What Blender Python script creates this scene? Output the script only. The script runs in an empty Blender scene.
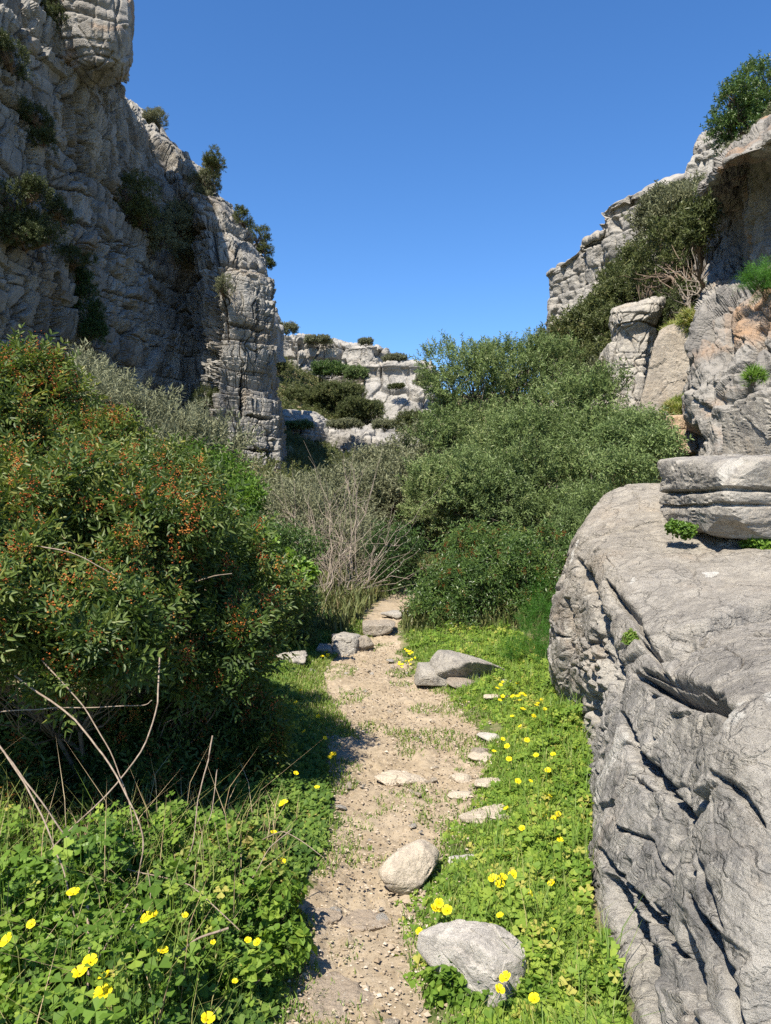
import bpy, math, random
import numpy as np
from math import radians, sin, cos, pi
random.seed(7)
RNG = np.random.default_rng(11)
SC = bpy.context.scene
COL = SC.collection
F, CX, CY, EYE = 773.0, 385.5, 512.0, 1.6

def W(px, py, Y):
    return np.array([(px - CX) / F * Y, Y, EYE - (py - CY) / F * Y])

# ------------------------------------------------------------------ noise
def _h(ix, iy, iz, seed=0):
    a = (ix.astype(np.int64) * 374761393 + iy.astype(np.int64) * 668265263 + iz.astype(np.int64) * 2147483647 + seed * 1274126177) & 0xFFFFFFFF
    a = ((a ^ (a >> 13)) * 1274126177) & 0xFFFFFFFF
    a = ((a ^ (a >> 16)) * 2246822519) & 0xFFFFFFFF
    a = ((a ^ (a >> 13)) * 3266489917) & 0xFFFFFFFF
    return a ^ (a >> 16)

def hf(ix, iy, iz, seed=0):
    return _h(ix, iy, iz, seed) / 4294967296.0

_G = RNG.normal(size=(256, 3)); _G /= np.linalg.norm(_G, axis=1)[:, None]

def perlin(P, seed=0):
    P = np.asarray(P, float)
    i = np.floor(P).astype(np.int64); f = P - i
    u = f * f * f * (f * (f * 6 - 15) + 10)
    out = 0
    for dx in (0, 1):
        for dy in (0, 1):
            for dz in (0, 1):
                g = _G[_h(i[..., 0] + dx, i[..., 1] + dy, i[..., 2] + dz, seed) & 255]
                d = g[..., 0] * (f[..., 0] - dx) + g[..., 1] * (f[..., 1] - dy) + g[..., 2] * (f[..., 2] - dz)
                w = (u[..., 0] if dx else 1 - u[..., 0]) * (u[..., 1] if dy else 1 - u[..., 1]) * (u[..., 2] if dz else 1 - u[..., 2])
                out = out + d * w
    return out * 1.6

def fbm(P, octv=4, gain=0.5, lac=2.03, seed=0, ridged=False):
    a, s, t = 1.0, 0, 0
    Q = np.asarray(P, float)
    for k in range(octv):
        n = perlin(Q, seed + k)
        if ridged: n = 1 - 2 * np.abs(n)
        s = s + a * n; t += a; a *= gain; Q = Q * lac + 3.7
    return s / t

def vor2(x, y, sd):
    """2D cells; sd = integer seed per point. returns F1, F2, id hash (0..1)"""
    ix = np.floor(x).astype(np.int64); iy = np.floor(y).astype(np.int64)
    f1 = np.full(x.shape, 9.); f2 = np.full(x.shape, 9.); idc = np.zeros(x.shape)
    for dx in (-1, 0, 1):
        for dy in (-1, 0, 1):
            cx = ix + dx; cy = iy + dy
            px = cx + hf(cx, cy, sd, 1); py = cy + hf(cx, cy, sd, 2)
            d = np.hypot(px - x, py - y)
            n = d < f1
            f2 = np.where(n, f1, np.minimum(f2, d))
            idc = np.where(n, hf(cx, cy, sd, 3), idc)
            f1 = np.where(n, d, f1)
    return f1, f2, idc

def vor3(P, seed=0):
    i = np.floor(P).astype(np.int64)
    sh = P.shape[:-1]
    f1 = np.full(sh, 9.); f2 = np.full(sh, 9.); idc = np.zeros(sh)
    for dx in (-1, 0, 1):
        for dy in (-1, 0, 1):
            for dz in (-1, 0, 1):
                c = [i[..., 0] + dx, i[..., 1] + dy, i[..., 2] + dz]
                d = sum((c[k] + hf(*c, seed + k + 1) - P[..., k]) ** 2 for k in range(3)) ** .5
                n = d < f1
                f2 = np.where(n, f1, np.minimum(f2, d))
                idc = np.where(n, hf(*c, seed + 9), idc)
                f1 = np.where(n, d, f1)
    return f1, f2, idc

def facet(P, size, tilt, seed=0, crack=.0, cw=.03, keep=.0):
    """broken faces: every cell is a tilted plane of its own, with open joints between some"""
    Q = P / np.asarray(size, float)
    i = np.floor(Q).astype(np.int64); sh = P.shape[:-1]
    f1 = np.full(sh, 9.); f2 = np.full(sh, 9.); pl = np.zeros(sh); ida = np.zeros(sh)
    for dx in (-1, 0, 1):
        for dy in (-1, 0, 1):
            for dz in (-1, 0, 1):
                c = [i[..., 0] + dx, i[..., 1] + dy, i[..., 2] + dz]
                v = [Q[..., k] - c[k] - hf(*c, seed + k + 1) for k in range(3)]
                d = np.sqrt(v[0] ** 2 + v[1] ** 2 + v[2] ** 2)
                n = d < f1
                f2 = np.where(n, f1, np.minimum(f2, d))
                pl = np.where(n, sum(v[k] * (hf(*c, seed + 20 + k) - .5) for k in range(3)) * 2 + .6 * (hf(*c, seed + 30) - .5), pl)
                ida = np.where(n, hf(*c, seed + 9), ida)
                f1 = np.where(n, d, f1)
    return tilt * pl - crack * np.exp(-((f2 - f1) / cw) ** 2) * (ida > keep)

def sstep(a, b, x):
    t = np.clip((x - a) / (b - a), 0, 1); return t * t * (3 - 2 * t)

def strata(P, bed, joint, amp, groove, seed=0, warp=0.3, gw=0.07, saw=0.0):
    """bedded, jointed limestone: displacement in metres (positive = outwards)"""
    n = fbm(P / (joint * 3.0), 3, seed=seed)
    z = P[..., 2] + warp * bed * 2.5 * n
    zz = z / bed
    zz = zz + 0.45 * np.sin(zz * 1.3 + seed) + 0.3 * np.sin(zz * 2.9 + 2 * seed)
    k = np.floor(zz); f = zz - k; ki = k.astype(np.int64)
    kg = np.floor((zz + 0.5 * np.sin(zz * .37 + seed)) / 3.0).astype(np.int64)
    wx = P[..., 0] / joint + .25 * fbm(P / joint * 1.7, 2, seed=seed + 5)
    wy = P[..., 1] / joint + .25 * fbm(P / joint * 1.7 + 31, 2, seed=seed + 6)
    f1, f2, idc = vor2(wx, wy, kg + seed * 101)
    g1, g2, idd = vor2(wx * 1.9 + 7, wy * 1.9, ki + seed * 77)
    lay = hf(ki, ki * 0, ki * 0, seed + 4) - .5
    off = (idc - .5) * .85 + (idd - .5) * .38 + lay * .6
    dj = (f2 - f1) * joint * .5
    dk = (g2 - g1) * joint / 1.9 * .5
    db = np.minimum(f, 1 - f) * bed
    open_ = hf(ki, ki * 0 + 3, ki * 0, seed + 8)
    gg = np.exp(-(db / (gw * bed)) ** 2) * (0.12 + .9 * open_ * (.3 + .7 * (idd > .45))) + np.exp(-(dj / (gw * joint * .6)) ** 2) * (.5 + .7 * idc) + .4 * np.exp(-(dk / (gw * joint * .35)) ** 2)
    rnd = -.10 * np.exp(-db / (.05 * bed)) - .10 * np.exp(-dj / (.04 * joint))   # worn block edges
    return amp * (off + rnd) + saw * bed * (f - .6) - groove * np.minimum(gg, 1.3)

# ------------------------------------------------------------------ mesh helpers
def link(o, parent=None):
    COL.objects.link(o)
    if parent is not None: o.parent = parent
    return o

def mesh(name, V, faces, mat, loc=(0, 0, 0), parent=None, smooth=False, attr=None, mats=None, mi=None):
    """faces: list of int arrays (n,k) with k = 3 or 4"""
    V = np.asarray(V, np.float32).reshape(-1, 3) - np.asarray(loc, np.float32)
    me = bpy.data.meshes.new(name)
    fl = faces if isinstance(faces, list) else [faces]
    fl = [np.asarray(f, np.int32) for f in fl if len(f)]
    li = np.concatenate([f.ravel() for f in fl])
    tot = np.concatenate([np.full(len(f), f.shape[1], np.int32) for f in fl])
    st = np.concatenate([[0], np.cumsum(tot)[:-1]]).astype(np.int32)
    me.vertices.add(len(V)); me.vertices.foreach_set('co', V.ravel())
    me.loops.add(len(li)); me.loops.foreach_set('vertex_index', li)
    me.polygons.add(len(tot)); me.polygons.foreach_set('loop_start', st)
    me.update(calc_edges=True)
    me.polygons.foreach_set('use_smooth', np.full(len(tot), smooth, bool))
    for m in (mats or [mat]): me.materials.append(m)
    if mi is not None: me.polygons.foreach_set('material_index', np.asarray(mi, np.int32))
    if attr is not None:
        a = me.attributes.new('rnd', 'FLOAT', 'POINT'); a.data.foreach_set('value', np.asarray(attr, np.float32))
    me.validate(verbose=False)
    o = bpy.data.objects.new(name, me)
    o.location = loc if parent is None else (0, 0, 0)
    return link(o, parent)

def grid_faces(nv, nu):
    a = np.arange(nv * nu).reshape(nv, nu)
    return np.stack([a[:-1, :-1], a[:-1, 1:], a[1:, 1:], a[1:, :-1]], -1).reshape(-1, 4)

def tag(o, label=None, cat=None, group=None, kind=None):
    if label: o['label'] = label
    if cat: o['category'] = cat
    if group: o['group'] = group
    if kind: o['kind'] = kind
    return o

def empty(name, loc):
    o = bpy.data.objects.new(name, None); o.location = loc; o.empty_display_size = .1
    return link(o)

def cr(A, n):
    """Catmull-Rom along axis 0 to n samples"""
    A = np.asarray(A, float); m = len(A)
    t = np.linspace(0, m - 1, n); i = np.clip(np.floor(t).astype(int), 0, m - 2); f = (t - i)
    E = np.concatenate([[2 * A[0] - A[1]], A, [2 * A[-1] - A[-2]]])
    f = f.reshape((-1,) + (1,) * (A.ndim - 1))
    p0, p1, p2, p3 = E[i], E[i + 1], E[i + 2], E[i + 3]
    q = .5 * ((2 * p1) + (-p0 + p2) * f + (2 * p0 - 5 * p1 + 4 * p2 - p3) * f ** 2 + (-p0 + 3 * p1 - 3 * p2 + p3) * f ** 3)
    lin = p1 + (p2 - p1) * f
    return .6 * q + .4 * lin

def sheet(ctrl, nv, nu):
    """ctrl rows x cols of (px,py,Y) -> dense world grid"""
    C = np.array([[W(*c) for c in row] for row in ctrl])
    A = cr(C, nv)
    return np.swapaxes(cr(np.swapaxes(A, 0, 1), nu), 0, 1)

def normals(P, flip=False):
    n = np.cross(np.gradient(P, axis=1), np.gradient(P, axis=0))
    n /= np.linalg.norm(n, axis=-1, keepdims=True) + 1e-9
    return -n if flip else n

def soft(n, k):
    """box-blurred normal field, so that displacement does not fan out at folds"""
    for ax in (0, 1):
        for _ in range(2):
            pad = [(0, 0)] * 3; pad[ax] = (k, k)
            c = np.cumsum(np.pad(n, pad, mode='edge'), axis=ax)
            z = np.zeros_like(np.take(c, [0], axis=ax)); c = np.concatenate([z, c], axis=ax)
            m = n.shape[ax]
            n = (np.take(c, np.arange(m) + 2 * k + 1, axis=ax) - np.take(c, np.arange(m), axis=ax)) / (2 * k + 1)
    return n / (np.linalg.norm(n, axis=-1, keepdims=True) + 1e-9)

def blur(d, k=1, it=2):
    """light anti-aliasing of a displacement grid"""
    for _ in range(it):
        e = np.pad(d, k, mode='edge'); w_ = d.shape
        d = (e[k:-k, k:-k] * 2 + e[:-2 * k, k:-k] + e[2 * k:, k:-k] + e[k:-k, :-2 * k] + e[k:-k, 2 * k:]) / 6
    return d

def toward_camera(P, n):
    d = (P - np.array([0, 0, EYE]))
    s = np.sign(-(d * n).sum(-1).mean())
    return n * s

def project(P):
    return CX + P[..., 0] / P[..., 1] * F, CY - (P[..., 2] - EYE) / P[..., 1] * F

def carve(P, n, lines):
    """cracks: (polyline in photo pixels, half width px, depth m) cut into the surface"""
    px, py = project(P)
    px = px + 2.0 * fbm(P * 5, 2, seed=70); py = py + 2.0 * fbm(P * 5, 2, seed=75)
    out = np.zeros(P.shape[:-1])
    for pts, w, dep in lines:
        best = np.full(px.shape, 1e9); tt = np.zeros(px.shape); L = len(pts) - 1
        for k in range(L):
            (x0, y0), (x1, y1) = pts[k], pts[k + 1]
            dx, dy = x1 - x0, y1 - y0
            t = np.clip(((px - x0) * dx + (py - y0) * dy) / (dx * dx + dy * dy), 0, 1)
            d = np.hypot(px - x0 - t * dx, py - y0 - t * dy)
            m = d < best; best = np.where(m, d, best); tt = np.where(m, (k + t) / L, tt)
        ww = w * (.35 + .65 * np.sin(np.clip(tt, .03, .97) * pi)) * (1 + .5 * fbm(P * 14, 2, seed=80))
        out = np.maximum(out, dep * np.exp(-(best / np.maximum(ww, .3)) ** 2))
    return out

# ------------------------------------------------------------------ materials
class NT:
    def __init__(s, name):
        s.m = bpy.data.materials.new(name); s.m.use_nodes = True
        s.t = s.m.node_tree; s.t.nodes.clear()
        s.out = s.n('ShaderNodeOutputMaterial')
    def n(s, typ, **kw):
        x = s.t.nodes.new(typ)
        for k, v in kw.items():
            if k.startswith('i_'):
                key = k[2:]; x.inputs[int(key) if key.isdigit() else key].default_value = v
            else: setattr(x, k, v)
        return x
    def l(s, a, b): s.t.links.new(a, b)
    def coord(s, scale=(1, 1, 1), rot=(0, 0, 0)):
        c = s.n('ShaderNodeTexCoord'); mp = s.n('ShaderNodeMapping')
        mp.inputs['Scale'].default_value = scale; mp.inputs['Rotation'].default_value = rot
        s.l(c.outputs['Object'], mp.inputs[0]); return mp.outputs[0]
    def noise(s, vec, scale, detail=6, rough=.6, dist=0):
        x = s.n('ShaderNodeTexNoise'); x.inputs['Scale'].default_value = scale
        x.inputs['Detail'].default_value = detail; x.inputs['Roughness'].default_value = rough
        x.inputs['Distortion'].default_value = dist
        if vec is not None: s.l(vec, x.inputs['Vector'])
        return x.outputs['Fac']
    def vor(s, vec, scale, feature='F1', rand=1):
        x = s.n('ShaderNodeTexVoronoi', feature=feature); x.inputs['Scale'].default_value = scale
        x.inputs['Randomness'].default_value = rand
        s.l(vec, x.inputs['Vector']); return x.outputs['Distance']
    def ramp(s, fac, stops, interp='LINEAR'):
        r = s.n('ShaderNodeValToRGB'); r.color_ramp.interpolation = interp
        e = r.color_ramp.elements
        while len(e) < len(stops): e.new(.5)
        for k, (p, c) in enumerate(stops):
            e[k].position = p; e[k].color = (*c, 1) if len(c) == 3 else c
        s.l(fac, r.inputs[0]); return r.outputs[0]
    def g(s, fac, a, b):
        """grey ramp a..b -> 0..1"""
        x = s.n('ShaderNodeMapRange', clamp=True); x.inputs['From Min'].default_value = a; x.inputs['From Max'].default_value = b
        s.l(fac, x.inputs['Value']); return x.outputs[0]
    def mix(s, fac, a, b, mode='MIX'):
        x = s.n('ShaderNodeMix', data_type='RGBA', blend_type=mode)
        for sock, v in ((x.inputs[0], fac), (x.inputs[6], a), (x.inputs[7], b)):
            if hasattr(v, 'is_linked'): s.l(v, sock)
            elif isinstance(v, (int, float)): sock.default_value = v
            else: sock.default_value = (*v, 1)
        return x.outputs[2]
    def math(s, op, a, b=None):
        x = s.n('ShaderNodeMath', operation=op)
        for sock, v in ((x.inputs[0], a), (x.inputs[1], b)):
            if v is None: continue
            if hasattr(v, 'is_linked'): s.l(v, sock)
            else: sock.default_value = v
        return x.outputs[0]
    def bump(s, h, strength, dist, prev=None):
        b = s.n('ShaderNodeBump'); b.inputs['Strength'].default_value = strength; b.inputs['Distance'].default_value = dist
        s.l(h, b.inputs['Height'])
        if prev is not None: s.l(prev, b.inputs['Normal'])
        return b.outputs[0]
    def pbr(s, col, rough=.9, normal=None, spec=.25):
        b = s.n('ShaderNodeBsdfPrincipled')
        if hasattr(col, 'is_linked'): s.l(col, b.inputs['Base Color'])
        else: b.inputs['Base Color'].default_value = (*col, 1)
        b.inputs['Roughness'].default_value = rough
        b.inputs['Specular IOR Level'].default_value = spec
        if normal is not None: s.l(normal, b.inputs['Normal'])
        return b
    def done(s, sh): s.l(sh, s.out.inputs[0]); return s.m

def mat_cliff(name, base, pale, stain, warm, sc=1.0, stain_amt=.65, warm_amt=.4):
    m = NT(name)
    v = m.coord(); vs = m.coord((1, 1, .16))
    c = m.mix(m.g(m.noise(v, .55 * sc, 8, .65), .35, .65), base, pale)
    c = m.mix(m.math('MULTIPLY', m.g(m.noise(vs, .9 * sc, 8, .7), .48, .66), stain_amt), c, stain)
    c = m.mix(m.math('MULTIPLY', m.g(m.noise(v, .33 * sc, 7, .6, .6), .54, .68), warm_amt), c, warm)
    c = m.mix(m.math('MULTIPLY', m.g(m.noise(v, 6 * sc, 5, .7), .55, .7), .35), c, stain)
    h = m.noise(v, 2.2 * sc, 10, .68)
    h2 = m.vor(m.coord((1, 1, 2.2)), 1.7 * sc, 'DISTANCE_TO_EDGE')
    nb = m.bump(h, .9, .22 / sc); nb = m.bump(m.g(h2, 0, .06), .35, .08 / sc, nb)
    return m.done(m.pbr(c, .92, nb).outputs[0])

def mat_rock(name, base, pale, dark, warm, warm_amt=.35, white=.5, sc=1.0, stri=None):
    """near limestone: lichen, pits and stains"""
    m = NT(name)
    v = m.coord()
    c = m.mix(m.g(m.noise(v, 2.2 * sc, 9, .62), .36, .66), base, pale)
    c = m.mix(m.math('MULTIPLY', m.g(m.noise(v, 1.1 * sc, 7, .65, .8), .52, .66), warm_amt), c, warm)
    c = m.mix(m.math('MULTIPLY', m.g(m.noise(v, 3.2 * sc, 9, .66), .50, .60), .5), c, dark)
    c = m.mix(m.math('MULTIPLY', m.g(m.noise(v, 30 * sc, 4, .6), .55, .63), .4), c, dark)
    c = m.mix(m.math('MULTIPLY', m.g(m.noise(v, 22 * sc, 5, .6), .6, .66), .4), c, pale)
    cr_ = m.noise(v, 5.5 * sc, 8, .66, .5)
    c = m.mix(m.math('MULTIPLY', m.g(cr_, .545, .58), .45), c, dark)
    c = m.mix(m.math('MULTIPLY', m.g(m.noise(v, 7.5 * sc, 8, .66, .3), .54, .58), .75), c, pale)
    sp = m.vor(v, 34 * sc); spn = m.noise(v, 5 * sc, 4, .6)
    c = m.mix(m.math('MULTIPLY', m.math('MULTIPLY', m.g(sp, .26, .18), m.g(spn, .5, .6)), .55), c, (.50, .48, .42))
    if stri:
        sx = m.n('ShaderNodeSeparateXYZ'); m.l(v, sx.inputs[0])
        up = m.math('ADD', sx.outputs[2], m.math('MULTIPLY', m.noise(v, 1.7, 6, .65), .9))
        c = m.mix(m.math('MULTIPLY', m.g(up, 1.15, 1.75), .55), c, m.mix(m.g(m.noise(v, 13, 6, .75), .42, .62), (.255, .222, .175), (.40, .35, .272)))
    c = m.mix(m.math('MULTIPLY', m.g(m.noise(v, 2.6 * sc, 6, .5, .3), .655, .67), white), c, (.52, .50, .45))
    hm = m.noise(v, 22 * sc, 8, .75); h1 = m.noise(v, 9 * sc, 10, .7); h2 = m.noise(v, 60 * sc, 5, .7)
    pit = m.vor(v, 42 * sc)
    nb = m.bump(h1, .9, .06 / sc); nb = m.bump(hm, .8, .022 / sc, nb); nb = m.bump(cr_, .6, .012 / sc, nb); nb = m.bump(h2, .45, .010 / sc, nb)
    nb = m.bump(m.g(pit, .0, .3), .25, .004 / sc, nb)
    if stri:
        wv = m.n('ShaderNodeVectorMath', operation='ADD'); nz = m.n('ShaderNodeTexNoise'); nz.inputs['Scale'].default_value = 2.5; nz.inputs['Detail'].default_value = 5
        m.l(m.coord(*stri), wv.inputs[0]); m.l(v, nz.inputs['Vector']); m.l(nz.outputs['Color'], wv.inputs[1])
        nb = m.bump(m.g(m.vor(wv.outputs[0], 2.6, 'DISTANCE_TO_EDGE'), 0, .035), .8, .028, nb)
        nb = m.bump(m.g(m.vor(wv.outputs[0], 7.5, 'DISTANCE_TO_EDGE'), 0, .05), .5, .012, nb)
        hs = m.noise(m.coord(*stri), 5.5, 7, .65, .4); nb = m.bump(hs, .8, .03, nb)
    return m.done(m.pbr(c, .88, nb).outputs[0])

def mat_leaf(name, stops, trans=.35, rough=.42, spec=.4):
    m = NT(name)
    a = m.n('ShaderNodeAttribute', attribute_name='rnd')
    c = m.ramp(a.outputs['Fac'], stops)
    b = m.pbr(c, rough, None, spec)
    t = m.n('ShaderNodeBsdfTranslucent')
    m.l(m.mix(.5, c, (.30, .42, .04), 'MIX') if trans > .3 else c, t.inputs[0])
    if trans > .3:
        # light through a leaf is yellower than light off it
        m.l(m.mix(1.0, c, (1.25, 1.3, .55), 'MULTIPLY'), t.inputs[0])
    x = m.n('ShaderNodeMixShader'); x.inputs[0].default_value = trans
    m.l(b.outputs[0], x.inputs[1]); m.l(t.outputs[0], x.inputs[2])
    return m.done(x.outputs[0])

def mat_bark(name, a, b, sc=12):
    m = NT(name); v = m.coord()
    n = m.noise(v, sc, 6, .7)
    return m.done(m.pbr(m.mix(m.g(n, .35, .65), a, b), .9, m.bump(n, .5, .01)).outputs[0])

M = {}
M['cliff'] = mat_cliff('cliff_limestone', (.20, .193, .18), (.36, .343, .31), (.075, .074, .073), (.30, .22, .135), 1.0, .7, .4)
M['cliff_far'] = mat_cliff('far_limestone', (.27, .256, .23), (.37, .35, .315), (.13, .127, .12), (.30, .245, .18), .6, .65, .3)
M['crag'] = mat_cliff('crag_limestone', (.21, .196, .177), (.32, .30, .268), (.11, .105, .10), (.36, .215, .115), 1.6, .75, .8)
M['big_rock'] = mat_rock('grey_weathered_limestone', (.285, .272, .25), (.43, .405, .36), (.13, .128, .127), (.38, .285, .195), .5, .9, 1.0,
                         ((1.0, .35, 3.2), (0.0, .55, .5)))
M['slab'] = mat_rock('pale_grey_limestone', (.29, .27, .238), (.41, .38, .328), (.15, .142, .135), (.46, .37, .26), .45, .5, 1.0)
M['tan_rock'] = mat_rock('tan_limestone', (.31, .262, .205), (.37, .325, .265), (.20, .18, .155), (.46, .33, .2), .5, .2, .6)
M['ochre_rock'] = mat_rock('ochre_limestone', (.40, .28, .17), (.46, .36, .26), (.24, .19, .14), (.45, .24, .1), .6, .15, .7)
M['stone'] = mat_rock('path_stone', (.43, .37, .285), (.53, .46, .365), (.30, .255, .205), (.48, .36, .24), .4, .3, 2.2)
M['white_stone'] = mat_rock('whitish_stone', (.40, .372, .33), (.53, .495, .44), (.22, .205, .185), (.46, .38, .29), .3, .6, 2.2)

# ------------------------------------------------------------------ ground & path
_gy = [-400, 0, 9.2, 10.3, 14, 25, 40, 70, 76, 90, 100, 160, 2000]
_gz = [0, 0, 0, .17, .42, 1.2, 2.6, 6.0, 8.0, 14.5, 17.5, 17.5, 17.5]
_pb = np.array([[0, -.30, .06], [2.4, -.315, .12], [2.76, -.28, .13], [2.96, -.285, .14], [3.2, -.35, .15], [3.7, -.25, .29], [4.3, -.27, .47], [5.2, -.36, .70], [6.0, -.53, .66],
                [6.6, -.72, .56], [7.8, -.88, .38], [8.9, -.8, .12], [9.7, -.42, .16], [10.4, -.28, .24], [11.5, -.1, .55], [13, .3, 1.1]])
def path_sd(x, y):
    """>0 inside the trodden path"""
    l = np.interp(y, _pb[:, 0], _pb[:, 1]); r = np.interp(y, _pb[:, 0], _pb[:, 2])
    P = np.stack([x, y, 0 * x], -1)
    d = np.minimum(x - l, r - x) + .10 * fbm(P * 3.1, 4, seed=3) + .035 * fbm(P * 14, 3, seed=4)
    return np.where(y < 13.2, d, -1)

def H0(x, y):
    z = np.interp(y, _gy, _gz)
    # banks of the valley
    wl = np.clip(-x - 2.2 - .02 * np.clip(y, 0, 60), 0, 12); z = z + .33 * wl * sstep(-2, 4, y) + .02 * wl ** 2 * sstep(0, 8, y)
    x0 = np.interp(y, [0, 6, 9, 14, 30, 70, 90], [2.2, 2.4, 2.2, 3.4, 5.5, 14, 14])
    wr = np.clip(x - x0, 0, 16); z = z + .62 * wr * sstep(3, 12, y) * sstep(95, 70, y)
    return z

def H(x, y):
    x = np.asarray(x, float); y = np.asarray(y, float)
    P = np.stack([x, y, 0 * x], -1)
    z = H0(x, y) + .10 * fbm(P * .5, 3, seed=20) * sstep(1, 4, np.abs(x)) + .6 * fbm(P * .11, 4, seed=21) * sstep(12, 30, np.hypot(x, y))
    near = sstep(22, 12, np.hypot(x, y))
    inside = sstep(-.12, .12, path_sd(x, y))
    z = z + near * (.028 * fbm(P * 2.2, 5, seed=22) + .008 * fbm(P * 11, 3, seed=23) - .045 * inside + .05 * sstep(.0, -.5, path_sd(x, y)) * sstep(2.6, .5, np.abs(x - .3)))
    return z

def Hs(x, y): return float(H(np.array([x]), np.array([y]))[0])

def axis(a, b, d, lo, hi, g=1.12):
    c = list(np.arange(a, b + 1e-6, d)); s = d; v = b
    while v < hi: s = min(s * g, 40); v += s; c.append(v)
    s = d; v = a
    while v > lo: s = min(s * g, 40); v -= s; c.insert(0, v)
    return np.array(c)
gx = axis(-1.4, 1.3, .013, -420, 420); gyv = axis(1.9, 10.6, .018, -120, 800)
GX, GY = np.meshgrid(gx, gyv)
GZ = H(GX, GY)
# clods, small embedded stones and worn bedrock lumps on the path
PP = np.stack([GX, GY, 0 * GX], -1); sdv = path_sd(GX, GY)
f1, f2, idc = vor2(GX * 13, GY * 13, np.zeros(GX.shape, np.int64) + 5)
peb = np.clip(.42 - f1, 0, 1) * (idc > .5) * .05
f1b, _, idb = vor2(GX * 42 + 9, GY * 42, np.zeros(GX.shape, np.int64) + 6)
peb = peb + np.clip(.45 - f1b, 0, 1) * (idb > .35) * .018
lump = sstep(.25, .6, fbm(PP * np.array([1.9, 1.4, 1]), 3, seed=33)) * .05
step_ = .035 * np.floor(3 * fbm(PP * 1.3 + 9, 2, seed=35))
dn = sstep(14, 9, GY) * sstep(1.8, 1.2, np.abs(GX))
GZ = GZ + dn * sstep(-.05, .1, sdv) * (peb + lump + .3 * step_ + .022 * fbm(PP * 16, 4, gain=.65, seed=36))
GP = np.stack([GX, GY, GZ], -1)
gf = grid_faces(*GX.shape)
fc = sdv.ravel()[gf].mean(1); onpath = (fc > 0) & (GY.ravel()[gf].mean(1) < 13)

def mat_soil(name, cols, grass):
    m = NT(name); v = m.coord()
    c = m.mix(m.g(m.noise(v, 2.3, 8, .65), .36, .64), cols[0], cols[1])
    c = m.mix(m.math('MULTIPLY', m.g(m.noise(v, 9, 8, .7), .5, .64), .55), c, cols[2])
    c = m.mix(m.math('MULTIPLY', m.g(m.noise(v, 55, 4, .7), .55, .68), .6), c, cols[3])
    c = m.mix(m.math('MULTIPLY', m.g(m.noise(v, 130, 3, .6), .56, .66), .55), c, cols[2])
    if grass: c = m.mix(m.g(m.noise(v, 1.6, 9, .7), .40, .56), c, grass)
    h = m.noise(v, 28, 8, .75); h2 = m.noise(v, 150, 4, .7)
    nb = m.bump(h, .8, .015); nb = m.bump(h2, .5, .003, nb)
    return m.done(m.pbr(c, .95, nb, .15).outputs[0])
M['path'] = mat_soil('trodden_earth', [(.285, .228, .155), (.35, .288, .208), (.18, .135, .085), (.42, .36, .28)], None)
M['ground'] = mat_soil('grassy_earth', [(.26, .20, .12), (.34, .27, .17), (.16, .12, .07), (.40, .34, .25)], (.075, .10, .03))

def submesh(name, Pts, faces, mat, **kw):
    u, inv = np.unique(faces, return_inverse=True)
    return mesh(name, Pts.reshape(-1, 3)[u], inv.reshape(faces.shape), mat, **kw)
tag(submesh('ground', GP, gf[~onpath], M['ground'], smooth=True), kind='structure')
tag(submesh('path', GP, gf[onpath], M['path'], smooth=True), kind='structure')

# ------------------------------------------------------------------ cliffs
DEPTH = []          # projected cliff vertices, to seat shrubs on
def rocksheet(name, ctrl, nv, nu, mat, disp, lines=None, smooth=False, flipz=False, bl=1, seat=True):
    P = sheet(ctrl, nv, nu)
    n = soft(toward_camera(P, normals(P)), max(3, min(nv, nu) // 22))
    d = disp(P)
    if lines: d = d - carve(P, n, lines)
    d = blur(d, 1, bl)
    Q = P + n * d[..., None]
    if seat:
        px, py = project(Q); DEPTH.append(np.stack([px.ravel(), py.ravel(), Q[..., 1].ravel()], -1))
    return mesh(name, Q, grid_faces(nv, nu), mat, smooth=smooth)

def depth_at(px, py, r=4):
    best = 1e9
    for A in DEPTH:
        m = (np.abs(A[:, 0] - px) < r) & (np.abs(A[:, 1] - py) < r) & (A[:, 2] > 1)
        if m.any(): best = min(best, np.percentile(A[m, 2], 20))
    return best if best < 1e8 else None

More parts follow.
